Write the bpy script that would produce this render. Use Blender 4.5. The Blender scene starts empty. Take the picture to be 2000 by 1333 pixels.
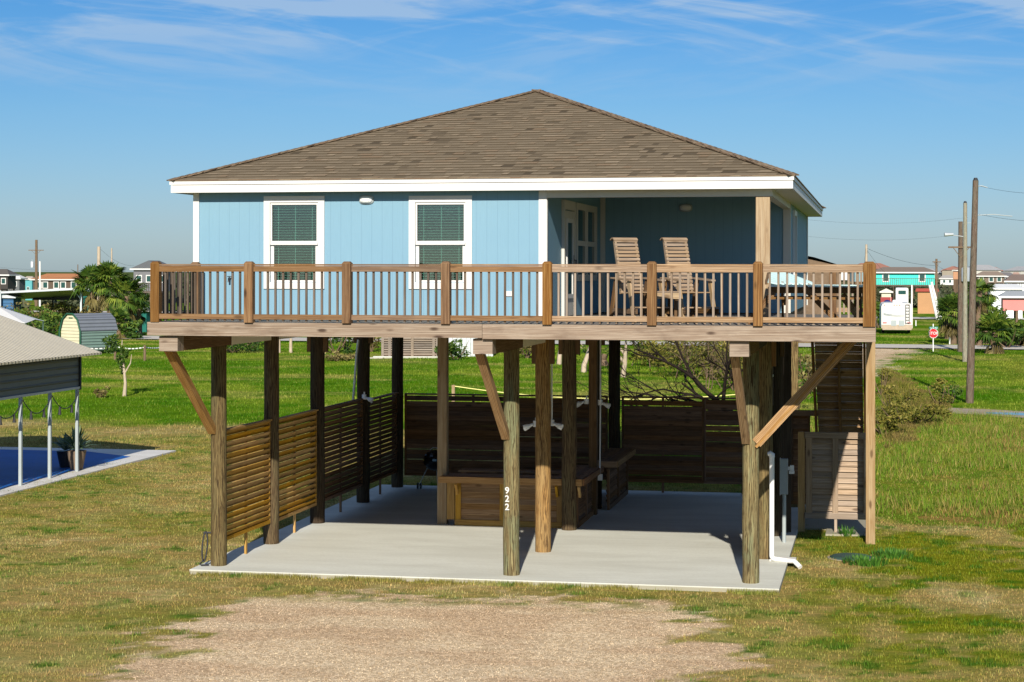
import bpy, math, random
import numpy as np
from mathutils import Vector, Matrix

scn = bpy.context.scene
R = math.radians
rng = random.Random(7)
nrg = np.random.default_rng(11)

# ------------------------------------------------------------------ camera, sky, sun
YAW = R(11.0); CA, SA = math.cos(YAW), math.sin(YAW)
CX, CY, CZ = 12.32, -34.18, 5.6
F, HY = 3686.0, 530.0
cd = bpy.data.cameras.new("camera"); cam = bpy.data.objects.new("camera", cd)
scn.collection.objects.link(cam); scn.camera = cam
cd.sensor_width = 36; cd.lens = F / 2000 * 36; cd.shift_y = -(666.5 - HY) / 2000
cd.clip_start = .5; cd.clip_end = 12000
cam.matrix_world = Matrix.Translation((CX, CY, CZ)) @ Matrix.Rotation(YAW, 4, 'Z') @ Matrix.Rotation(R(90), 4, 'X') @ Matrix.Rotation(.0012, 4, 'Z')

SUN_EL = 26.5
w = bpy.data.worlds.new("World"); scn.world = w; w.use_nodes = True
nt = w.node_tree; N = nt.nodes; L = nt.links; N.clear()
out = N.new('ShaderNodeOutputWorld'); bg = N.new('ShaderNodeBackground'); bg.inputs[1].default_value = .078
sky = N.new('ShaderNodeTexSky'); sky.sky_type = 'NISHITA'; sky.sun_disc = False
sky.sun_elevation = R(SUN_EL); sky.sun_rotation = R(172.8); sky.ozone_density = 2.2; sky.dust_density = .4; sky.air_density = 1.0
tc = N.new('ShaderNodeTexCoord'); sep = N.new('ShaderNodeSeparateXYZ'); L.new(tc.outputs['Generated'], sep.inputs[0])
def wmath(op, a, b=None, c=None):
    m = N.new('ShaderNodeMath'); m.operation = op
    for i, v in enumerate((a, b, c)):
        if v is None: continue
        if isinstance(v, (int, float)): m.inputs[i].default_value = v
        else: L.new(v, m.inputs[i])
    return m.outputs[0]
el = wmath('ARCSINE', sep.outputs[2])
az = wmath('ARCTAN2', sep.outputs[0], sep.outputs[1])
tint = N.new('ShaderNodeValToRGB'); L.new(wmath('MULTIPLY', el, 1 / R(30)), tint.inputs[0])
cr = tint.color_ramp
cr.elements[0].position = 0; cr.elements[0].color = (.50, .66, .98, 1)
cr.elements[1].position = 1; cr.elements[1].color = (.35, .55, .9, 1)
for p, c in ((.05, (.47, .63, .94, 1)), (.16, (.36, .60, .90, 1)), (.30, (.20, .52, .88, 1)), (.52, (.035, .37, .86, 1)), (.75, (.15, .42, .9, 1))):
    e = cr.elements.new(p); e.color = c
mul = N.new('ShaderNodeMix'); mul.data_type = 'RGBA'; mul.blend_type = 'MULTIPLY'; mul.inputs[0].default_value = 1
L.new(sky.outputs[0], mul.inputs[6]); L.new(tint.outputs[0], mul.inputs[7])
def cloud(sx, sy, ox, shear, lo, hi, seed):
    cmb = N.new('ShaderNodeCombineXYZ')
    L.new(wmath('ADD', wmath('MULTIPLY', az, sx), ox), cmb.inputs[0])
    L.new(wmath('ADD', wmath('MULTIPLY', el, sy), wmath('MULTIPLY', az, shear)), cmb.inputs[1])
    cmb.inputs[2].default_value = seed
    n = N.new('ShaderNodeTexNoise'); n.inputs['Scale'].default_value = 1; n.inputs['Detail'].default_value = 9
    n.inputs['Roughness'].default_value = .58; n.inputs['Distortion'].default_value = 1.1
    L.new(cmb.outputs[0], n.inputs['Vector'])
    mr = N.new('ShaderNodeMapRange'); mr.interpolation_type = 'SMOOTHSTEP'
    mr.inputs[1].default_value = lo; mr.inputs[2].default_value = hi
    L.new(n.outputs['Fac'], mr.inputs[0]); return mr.outputs[0]
c1 = cloud(5.0, 40, 3.0, 5.0, .43, .68, 2.3); c2 = cloud(8, 60, 1.0, -9.0, .44, .70, 7.7)
up = N.new('ShaderNodeMapRange'); up.interpolation_type = 'SMOOTHSTEP'
up.inputs[1].default_value = R(4.2); up.inputs[2].default_value = R(7.8); L.new(el, up.inputs[0])
cf = wmath('MULTIPLY', wmath('MINIMUM', wmath('ADD', wmath('MULTIPLY', c1, .75), wmath('MULTIPLY', c2, .35)), .62), up.outputs[0])
cm = N.new('ShaderNodeMix'); cm.data_type = 'RGBA'; cm.inputs[7].default_value = (4.3, 5.6, 7.2, 1)
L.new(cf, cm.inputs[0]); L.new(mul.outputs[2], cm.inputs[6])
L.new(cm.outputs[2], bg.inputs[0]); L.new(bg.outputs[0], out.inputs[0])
sd = bpy.data.lights.new("sun", 'SUN'); sd.energy = 5.0; sd.angle = R(.55); sd.color = (1.0, .93, .82)
sun = bpy.data.objects.new("sun", sd); scn.collection.objects.link(sun)
ldir = Vector((-.1246 * math.cos(R(SUN_EL)), .992 * math.cos(R(SUN_EL)), -math.sin(R(SUN_EL))))
sun.rotation_euler = ldir.to_track_quat('-Z', 'Y').to_euler()
scn.view_settings.view_transform = 'Standard'; scn.view_settings.look = 'None'
scn.view_settings.exposure = .42; scn.view_settings.gamma = 1
scn.render.engine = 'CYCLES'; scn.cycles.max_bounces = 6; scn.cycles.transparent_max_bounces = 12

# ------------------------------------------------------------------ survey helpers: photo ray + known height/plane -> world
GZ = -.09
def W(X, Z): return (CX + X * CA - Z * SA, CY + X * SA + Z * CA)
def AT(px, Z): return W((px - 1000) / F * Z, Z)
def G(px, py, z=GZ): return AT(px, F * (CZ - z) / (py - HY))
def ZD(py, z=GZ): return F * (CZ - z) / (py - HY)
def HT(py, Z): return CZ - (py - HY) * Z / F
def onY(px, y):
    k = (px - 1000) / F; return CX + (y - CY) * (k * CA - SA) / (CA + k * SA)
def onX(px, x):
    k = (px - 1000) / F; return CY + (x - CX) * (CA + k * SA) / (k * CA - SA)
def dep(x, y): return -(x - CX) * SA + (y - CY) * CA
def zat(py, x, y): return HT(py, dep(x, y))

def lin(r, g, b):
    f = lambda c: (c / 255 / 12.92) if c / 255 <= .04045 else ((c / 255 + .055) / 1.055) ** 2.4
    return (f(r), f(g), f(b), 1)

# ------------------------------------------------------------------ materials
class NT:
    def __init__(s, name):
        s.m = bpy.data.materials.new(name); s.m.use_nodes = True; s.t = s.m.node_tree; s.n = s.t.nodes; s.l = s.t.links
        s.b = s.n['Principled BSDF']
    def new(s, t, **k):
        o = s.n.new('ShaderNode' + t)
        for a, v in k.items(): setattr(o, a, v)
        return o
    def put(s, sock, v):
        if v is None: return
        if hasattr(v, 'is_linked') or hasattr(v, 'links'): s.l.new(v, sock)
        else: sock.default_value = v
    def math(s, op, a, b=None, c=None):
        m = s.new('Math', operation=op)
        for i, v in enumerate((a, b, c)): s.put(m.inputs[i], v)
        return m.outputs[0]
    def mix(s, f, a, b, bl='MIX'):
        m = s.new('Mix', data_type='RGBA', blend_type=bl); s.put(m.inputs[0], f); s.put(m.inputs[6], a); s.put(m.inputs[7], b); return m.outputs[2]
    def noise(s, vec, sc, det=4, rough=.55, dist=0):
        n = s.new('TexNoise'); s.put(n.inputs['Vector'], vec); n.inputs['Scale'].default_value = sc
        n.inputs['Detail'].default_value = det; n.inputs['Roughness'].default_value = rough; n.inputs['Distortion'].default_value = dist
        return n.outputs['Fac']
    def rng(s, v, a, b, c=0, d=1):
        m = s.new('MapRange', interpolation_type='SMOOTHSTEP'); s.put(m.inputs[0], v)
        for i, x in enumerate((a, b, c, d)): m.inputs[i + 1].default_value = x
        return m.outputs[0]
    def mapv(s, vec, sc, loc=(0, 0, 0), rot=(0, 0, 0)):
        m = s.new('Mapping'); s.put(m.inputs[0], vec); m.inputs['Scale'].default_value = sc
        m.inputs['Location'].default_value = loc; m.inputs['Rotation'].default_value = rot; return m.outputs[0]
    def uv(s): return s.new('UVMap').outputs[0]
    def obj(s): return s.new('TexCoord').outputs['Object']
    def gen(s): return s.new('NewGeometry').outputs['Position']
    def attr(s, n, o='Fac'): return s.new('Attribute', attribute_name=n).outputs[o]
    def bump(s, h, st=.3, d=.01):
        b = s.new('Bump'); b.inputs['Strength'].default_value = st; b.inputs['Distance'].default_value = d
        s.put(b.inputs['Height'], h); s.l.new(b.outputs[0], s.b.inputs['Normal'])
    def done(s, col=None, rough=.8, spec=.3, metal=0):
        s.put(s.b.inputs['Base Color'], col); s.put(s.b.inputs['Roughness'], rough); s.b.inputs['Specular IOR Level'].default_value = spec
        s.b.inputs['Metallic'].default_value = metal; return s.m

def wood(name, ca, cb, dark, var=.35, knots=.5, gr=26, dirt=.4, K=.6):
    ca, cb, dark = [tuple(x * K for x in q[:3]) + (1,) for q in (ca, cb, dark)]; dark = tuple(x * .8 for x in dark[:3]) + (1,)
    t = NT(name); uv = t.uv(); r = t.attr('rnd')
    g = t.noise(t.mapv(uv, (1.1, gr, 1)), 1, 6, .62, .9)
    wv = t.new('TexWave', wave_type='BANDS', bands_direction='Y'); t.put(wv.inputs['Vector'], t.mapv(uv, (.35, 6, 1)))
    wv.inputs['Scale'].default_value = 2.2; wv.inputs['Distortion'].default_value = 7; wv.inputs['Detail'].default_value = 3; wv.inputs['Detail Scale'].default_value = .7
    c = t.mix(t.rng(g, .36, .62), ca, cb)
    c = t.mix(t.math('MULTIPLY', t.rng(wv.outputs['Fac'], .55, .95), .8), c, dark)
    big = t.noise(t.mapv(uv, (.9, 2.2, 1)), 1.3, 4, .6)
    c = t.mix(t.math('MULTIPLY', t.rng(big, .5, .78), dirt), c, dark)
    vo = t.new('TexVoronoi', feature='F1'); t.put(vo.inputs['Vector'], t.mapv(uv, (1.6, 4.5, 1))); vo.inputs['Scale'].default_value = 1
    t_k = t.rng(vo.outputs['Distance'], .07, .2, 1, 0)
    c = t.mix(t.math('MULTIPLY', t_k, knots), c, (dark[0] * .45, dark[1] * .4, dark[2] * .4, 1))
    crack = t.noise(t.mapv(uv, (.5, gr * 2.6, 1)), 1, 3, .5, .3)
    c = t.mix(t.rng(crack, .66, .78, 0, .55), c, (dark[0] * .4, dark[1] * .38, dark[2] * .36, 1))
    v = t.math('ADD', t.math('MULTIPLY', r, var), 1 - var / 2)
    hs = t.new('HueSaturation'); t.put(hs.inputs['Color'], c); t.put(hs.inputs['Value'], v)
    t.put(hs.inputs['Saturation'], t.math('ADD', t.math('MULTIPLY', t.math('FRACT', t.math('MULTIPLY', r, 7.31)), .3), .85))
    t.bump(t.math('ADD', g, t.math('MULTIPLY', t_k, .5)), .5, .006)
    return t.done(hs.outputs[0], .85, .2)

def pile_mat(name, ca, cb, cg, dark, K=.62):
    ca, cb, cg, dark = [tuple(x * K for x in q[:3]) + (1,) for q in (ca, cb, cg, dark)]
    t = NT(name); uv = t.uv(); r = t.attr('rnd')
    g = t.noise(t.mapv(uv, (1.3, 18, 1)), 1, 7, .68, 1.8)
    c = t.mix(t.rng(g, .36, .60), ca, cb)
    gg = t.noise(t.mapv(uv, (.7, 2.5, 1)), 1.5, 5, .65, .6)
    c = t.mix(t.rng(gg, .42, .66, 0, .75), c, cg)
    cr_ = t.noise(t.mapv(uv, (1.4, 20, 1)), 1, 4, .6, 2.4)
    c = t.mix(t.rng(cr_, .53, .66, 0, .95), c, dark)
    wv = t.new('TexWave', wave_type='BANDS', bands_direction='Y'); t.put(wv.inputs['Vector'], t.mapv(uv, (.55, 3.2, 1))); wv.inputs['Scale'].default_value = 2.4; wv.inputs['Distortion'].default_value = 12; wv.inputs['Detail'].default_value = 4; wv.inputs['Detail Scale'].default_value = 1.1
    c = t.mix(t.math('MULTIPLY', t.rng(wv.outputs['Fac'], .62, .95), .75), c, dark)
    vo = t.new('TexVoronoi'); t.put(vo.inputs['Vector'], t.mapv(uv, (1.1, 4, 1))); vo.inputs['Scale'].default_value = 1
    c = t.mix(t.rng(vo.outputs['Distance'], .05, .16, .7, 0), c, dark)
    hs = t.new('HueSaturation'); t.put(hs.inputs['Color'], c); t.put(hs.inputs['Value'], t.math('ADD', t.math('MULTIPLY', r, .3), .85))
    t.bump(t.math('ADD', g, cr_), .7, .012)
    return t.done(hs.outputs[0], .9, .15)

def plain(name, col, rough=.6, spec=.4, metal=0, var=.12, sc=3.0, bump=0):
    t = NT(name); p = t.gen()
    n = t.noise(p, sc, 5, .6); n2 = t.noise(p, sc * 9, 3, .6)
    k = t.math('ADD', t.math('MULTIPLY', t.math('ADD', n, t.math('MULTIPLY', n2, .4)), var * 2), 1 - var * 1.4)
    hs = t.new('HueSaturation'); hs.inputs['Color'].default_value = col; t.put(hs.inputs['Value'], k)
    if bump: t.bump(n2, bump, .01)
    return t.done(hs.outputs[0], rough, spec, metal)

def ribbed(name, col, pitch, rough=.45, metal=0, axis='x', depth=.5, var=.12):
    t = NT(name); uv = t.uv(); sp = t.new('SeparateXYZ'); t.put(sp.inputs[0], uv)
    u = sp.outputs[0 if axis == 'x' else 1]
    f = t.math('FRACT', t.math('DIVIDE', u, pitch)); tri = t.math('ABSOLUTE', t.math('SUBTRACT', f, .5))
    h = t.rng(tri, .28, .42)
    n = t.noise(t.gen(), 2.0, 5, .6)
    c = t.mix(t.rng(tri, .24, .46, 0, depth), col, (col[0] * .25, col[1] * .25, col[2] * .27, 1))
    hs = t.new('HueSaturation'); t.put(hs.inputs['Color'], c); t.put(hs.inputs['Value'], t.math('ADD', t.math('MULTIPLY', n, var * 2), 1 - var))
    t.bump(h, .8, .03)
    return t.done(hs.outputs[0], rough, .4, metal)

def shingle(name, ca, cb, cc, row=.205, wd=.2):
    t = NT(name); sp = t.new('SeparateXYZ'); t.put(sp.inputs[0], t.uv()); u, v = sp.outputs[0], sp.outputs[1]
    rw = t.math('FLOOR', t.math('DIVIDE', v, row)); fv = t.math('FRACT', t.math('DIVIDE', v, row))
    wn = t.new('TexWhiteNoise', noise_dimensions='1D'); t.put(wn.inputs['W'], rw)
    uu = t.math('ADD', t.math('DIVIDE', u, wd), t.math('MULTIPLY', wn.outputs['Value'], 5.3))
    wob = t.noise(t.mapv(t.uv(), (2.1, 30, 1)), 1, 1)
    uu = t.math('ADD', uu, t.math('MULTIPLY', wob, .9)); uu = t.math('ADD', uu, t.math('MULTIPLY', fv, -.12))
    col = t.math('FLOOR', uu); fu = t.math('FRACT', uu)
    cmb = t.new('CombineXYZ'); t.put(cmb.inputs[0], col); t.put(cmb.inputs[1], rw)
    w2 = t.new('TexWhiteNoise', noise_dimensions='2D'); t.put(w2.inputs['Vector'], cmb.outputs[0])
    val = w2.outputs['Value']; s2 = t.new('SeparateXYZ'); t.put(s2.inputs[0], w2.outputs['Color'])
    c = t.mix(t.rng(val, .15, .85), ca, cb); c = t.mix(t.rng(s2.outputs[1], .55, 1.0, 0, .5), c, cc)
    gran = t.noise(t.mapv(t.uv(), (60, 60, 1)), 1, 2); c = t.mix(t.rng(gran, .3, .75, 0, .3), c, (cb[0] * .5, cb[1] * .5, cb[2] * .5, 1))
    edge = t.math('MULTIPLY', t.rng(fv, .12, .48, 1, 0), t.rng(s2.outputs[0], .2, .6, .35, .85))  # shadow line at the foot of each course, painted into the colour
    c = t.mix(edge, c, (ca[0] * .12, ca[1] * .11, ca[2] * .11, 1))
    big = t.noise(t.mapv(t.uv(), (.5, .35, 1)), 1, 4); c = t.mix(t.rng(big, .45, .75, 0, .10), c, (cb[0] * .5, cb[1] * .5, cb[2] * .5, 1))
    t.bump(t.math('ADD', t.math('MULTIPLY', fv, -1), t.math('MULTIPLY', val, .5)), .35, .012)
    return t.done(c, .95, .12)

def siding(name, col, pitch=.2):
    t = NT(name); sp = t.new('SeparateXYZ'); t.put(sp.inputs[0], t.uv())
    f = t.math('FRACT', t.math('DIVIDE', sp.outputs[0], pitch)); g = t.rng(t.math('ABSOLUTE', t.math('SUBTRACT', f, .5)), .455, .485)
    n = t.noise(t.mapv(t.uv(), (60, 2.5, 1)), 1, 4, .6); b = t.noise(t.uv(), .7, 3)
    c = t.mix(t.rng(n, .3, .8, 0, .16), col, (col[0] * .6, col[1] * .66, col[2] * .7, 1))
    c = t.mix(t.rng(b, .4, .7, 0, .12), c, (col[0] * 1.25, col[1] * 1.15, col[2] * 1.05, 1))
    c = t.mix(t.math('MULTIPLY', g, .2), c, (col[0] * .35, col[1] * .4, col[2] * .5, 1))
    t.bump(t.math('SUBTRACT', t.math('MULTIPLY', n, .2), g), .15, .004)
    return t.done(c, .62, .3)

def concrete_mat(name, col, var=.3):
    t = NT(name); p = t.gen()
    a = t.noise(t.mapv(p, (.25, .9, 1)), 1.2, 6, .62, .4); b = t.noise(p, 14, 5, .7); d = t.noise(t.mapv(p, (1.5, 9, 1)), 1, 3)
    c = t.mix(t.rng(a, .32, .7, 0, .8), col, (col[0] * .8, col[1] * .79, col[2] * .77, 1))
    c = t.mix(t.rng(b, .35, .75, 0, .3), c, (col[0] * .7, col[1] * .68, col[2] * .64, 1))
    c = t.mix(t.rng(d, .55, .72, 0, .22), c, (col[0] * .66, col[1] * .63, col[2] * .58, 1))
    sz = t.new('SeparateXYZ'); t.put(sz.inputs[0], p)
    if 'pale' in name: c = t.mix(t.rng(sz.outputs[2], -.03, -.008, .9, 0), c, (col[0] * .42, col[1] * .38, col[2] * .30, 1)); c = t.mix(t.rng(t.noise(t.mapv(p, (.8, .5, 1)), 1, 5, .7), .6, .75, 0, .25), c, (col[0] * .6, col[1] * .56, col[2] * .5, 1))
    t.bump(b, .25, .004)
    return t.done(c, .85, .25)

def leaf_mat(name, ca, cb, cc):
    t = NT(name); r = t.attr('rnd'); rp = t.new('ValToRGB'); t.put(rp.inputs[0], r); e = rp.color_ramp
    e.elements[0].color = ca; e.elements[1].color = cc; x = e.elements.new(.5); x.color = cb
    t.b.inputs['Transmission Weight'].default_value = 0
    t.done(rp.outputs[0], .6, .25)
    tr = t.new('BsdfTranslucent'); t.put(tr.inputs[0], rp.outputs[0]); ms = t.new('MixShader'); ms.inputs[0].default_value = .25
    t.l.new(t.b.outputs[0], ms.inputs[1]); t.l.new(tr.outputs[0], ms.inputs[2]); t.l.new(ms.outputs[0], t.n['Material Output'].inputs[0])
    return t.m

def glass_mat(name, tintc, refl=1.0):
    t = NT(name); tr = t.new('BsdfTransparent'); tr.inputs[0].default_value = tintc
    gl = t.new('BsdfGlossy'); gl.inputs['Roughness'].default_value = .02; fr = t.new('Fresnel'); fr.inputs[0].default_value = 1.5
    ms = t.new('MixShader'); t.put(ms.inputs[0], t.math('MULTIPLY', fr.outputs[0], refl)); t.l.new(tr.outputs[0], ms.inputs[1]); t.l.new(gl.outputs[0], ms.inputs[2])
    t.l.new(ms.outputs[0], t.n['Material Output'].inputs[0]); return t.m

def c4(r, g, b): return (r, g, b, 1)
M = {}
M['rail'] = wood('weathered_rail_wood', c4(.38, .235, .125), c4(.25, .14, .07), c4(.14, .085, .05), .3, .6, 24, .5, .72)
M['rim'] = wood('rim_board_wood', c4(.47, .38, .29), c4(.36, .27, .195), c4(.19, .125, .085), .25, .9, 16, .7, .74)
M['rail2'] = wood('pale_rail_wood', c4(.56, .41, .27), c4(.42, .28, .17), c4(.22, .12, .06), .25, .6, 22, .35, .72)
M['baluster2'] = wood('pale_baluster_wood', c4(.46, .37, .28), c4(.34, .26, .19), c4(.2, .13, .09), .4, .2, 22, .3, .72)
M['brace'] = wood('brace_wood', c4(.66, .41, .19), c4(.47, .27, .11), c4(.18, .09, .035), .2, .5, 16, .3, .72)
M['stair'] = wood('stair_wood', c4(.48, .34, .21), c4(.33, .22, .13), c4(.15, .09, .05), .5, .6, 20, .4, .8)
M['post'] = wood('orange_post_wood', c4(.42, .24, .10), c4(.26, .125, .045), c4(.11, .05, .02), .3, .8, 22, .3)
M['baluster'] = wood('baluster_wood', c4(.27, .22, .175), c4(.17, .13, .10), c4(.12, .085, .06), .55, .2, 22, .3)
M['column'] = wood('pale_column_wood', c4(.55, .42, .26), c4(.42, .29, .16), c4(.24, .14, .07), .2, .7, 14, .25, .78)
M['beam'] = wood('beam_wood', c4(.36, .22, .11), c4(.25, .14, .06), c4(.13, .07, .03), .3, .4, 22, .3)
M['cream'] = plain('cream_beam_paint', c4(.80, .74, .60), .7, .3, 0, .1)
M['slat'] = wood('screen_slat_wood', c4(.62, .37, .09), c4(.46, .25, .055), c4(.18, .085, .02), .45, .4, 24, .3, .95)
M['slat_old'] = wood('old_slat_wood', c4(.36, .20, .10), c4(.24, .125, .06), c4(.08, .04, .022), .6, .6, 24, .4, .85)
M['shower'] = wood('grey_pink_slat_wood', c4(.56, .43, .31), c4(.42, .31, .21), c4(.2, .13, .09), .35, .7, 22, .3, .85)
M['barw'] = wood('bar_counter_wood', c4(.55, .34, .17), c4(.40, .23, .11), c4(.14, .075, .03), .4, .6, 24, .3, .85)
M['closet'] = wood('dark_plywood', c4(.13, .10, .07), c4(.09, .065, .045), c4(.05, .035, .025), .3, .3, 12, .5)
M['deck'] = wood('grey_deck_boards', c4(.38, .35, .31), c4(.27, .245, .21), c4(.15, .13, .11), .4, .2, 26, .4)
M['chair'] = wood('chair_slat_wood', c4(.50, .37, .25), c4(.36, .25, .155), c4(.16, .10, .06), .4, .4, 30, .3, .75)
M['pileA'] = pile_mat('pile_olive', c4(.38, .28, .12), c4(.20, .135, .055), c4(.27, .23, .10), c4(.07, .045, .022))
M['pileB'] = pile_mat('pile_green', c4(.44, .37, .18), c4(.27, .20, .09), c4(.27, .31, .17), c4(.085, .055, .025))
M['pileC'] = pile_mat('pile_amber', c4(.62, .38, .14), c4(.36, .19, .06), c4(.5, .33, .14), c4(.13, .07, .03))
M['pileE'] = pile_mat('pile_shade_brown', c4(.24, .17, .085), c4(.13, .085, .045), c4(.19, .16, .08), c4(.05, .03, .018))  # darker pile copy for under the house, its shade put into the colour
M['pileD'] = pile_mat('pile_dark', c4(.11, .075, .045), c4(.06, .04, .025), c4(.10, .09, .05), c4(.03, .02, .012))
M['siding'] = siding('blue_grooved_siding', c4(.175, .315, .405))
M['white'] = plain('white_trim_paint', c4(.62, .61, .58), .5, .35, 0, .05)
M['offwhite'] = plain('cream_trim_paint', c4(.55, .53, .47), .55, .3, 0, .06)
M['soffit'] = plain('soffit_paint', c4(.72, .70, .64), .6, .3, 0, .05)
M['shingle'] = shingle('brown_shingles', c4(.245, .192, .125), c4(.14, .108, .068), c4(.19, .135, .085))
M['cap'] = shingle('ridge_shingles', c4(.25, .19, .125), c4(.17, .118, .075), c4(.21, .125, .08), .14, .2)
M['glass'] = glass_mat('window_glass', (.66, .84, .80, 1), 3.0)
M['darkroom'] = plain('unlit_room_black', c4(.02, .03, .03), .9, .1)
M['blind'] = plain('blind_slat_paint', c4(.85, .95, .88), .6, .3, 0, .05)
M['slab'] = concrete_mat('pale_concrete', c4(.66, .665, .59))
M['slab2'] = concrete_mat('white_concrete', c4(.66, .64, .60))
M['court'] = plain('blue_court_paint', c4(.003, .085, .33), .65, .3, 0, .35, .8)
M['road'] = concrete_mat('grey_road', c4(.56, .52, .45))
M['pvc'] = plain('white_pvc', c4(.78, .77, .74), .35, .5, 0, .04)
M['greymetal'] = plain('grey_painted_metal', c4(.33, .37, .37), .45, .5, .0, .1)
M['steel'] = plain('galvanised_steel', c4(.5, .53, .54), .4, .5, .4, .12)
M['black'] = plain('black_paint', c4(.015, .015, .017), .4, .5)
M['lamp_glass'] = plain('frosted_lamp_glass', c4(.75, .75, .72), .3, .5, 0, .03)
M['tealboard'] = plain('pale_teal_board_paint', c4(.50, .68, .66), .5, .35, 0, .08)
M['cable'] = plain('black_cable', c4(.03, .03, .032), .6, .3)
M['lidgreen'] = plain('dark_green_lid', c4(.035, .07, .06), .6, .3, 0, .25, 5)
M['leaf'] = leaf_mat('green_leaves', c4(.012, .035, .006), c4(.05, .11, .014), c4(.16, .22, .03))
M['leaf_dry'] = leaf_mat('dry_leaves', c4(.05, .035, .012), c4(.16, .13, .04), c4(.34, .28, .10))
M['palm'] = leaf_mat('palm_fronds', c4(.010, .032, .004), c4(.06, .12, .012), c4(.27, .32, .04))
M['agave'] = leaf_mat('agave_leaves', c4(.05, .10, .05), c4(.12, .19, .10), c4(.25, .32, .20))
M['scrub'] = leaf_mat('olive_scrub', c4(.04, .05, .008), c4(.14, .145, .018), c4(.30, .24, .05))
M['bark'] = plain('brown_bark', c4(.16, .11, .07), .9, .1, 0, .35, 4, .5)
M['barkpale'] = plain('pale_bark', c4(.42, .34, .25), .9, .1, 0, .3, 4, .5)
M['barkdark'] = plain('dark_bark', c4(.018, .013, .01), .9, .1, 0, .3, 6, .5)
M['pole'] = pile_mat('pole_wood', c4(.36, .27, .20), c4(.22, .155, .11), c4(.27, .26, .19), c4(.09, .055, .04))
M['polepale'] = pile_mat('pale_pole_wood', c4(.50, .47, .36), c4(.38, .34, .25), c4(.38, .42, .32), c4(.2, .16, .11), .75)
M['rope'] = plain('yellow_rope', c4(.75, .70, .25), .8, .2)
M['terracotta'] = plain('tan_pot', c4(.19, .135, .09), .8, .2, 0, .2)

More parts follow.
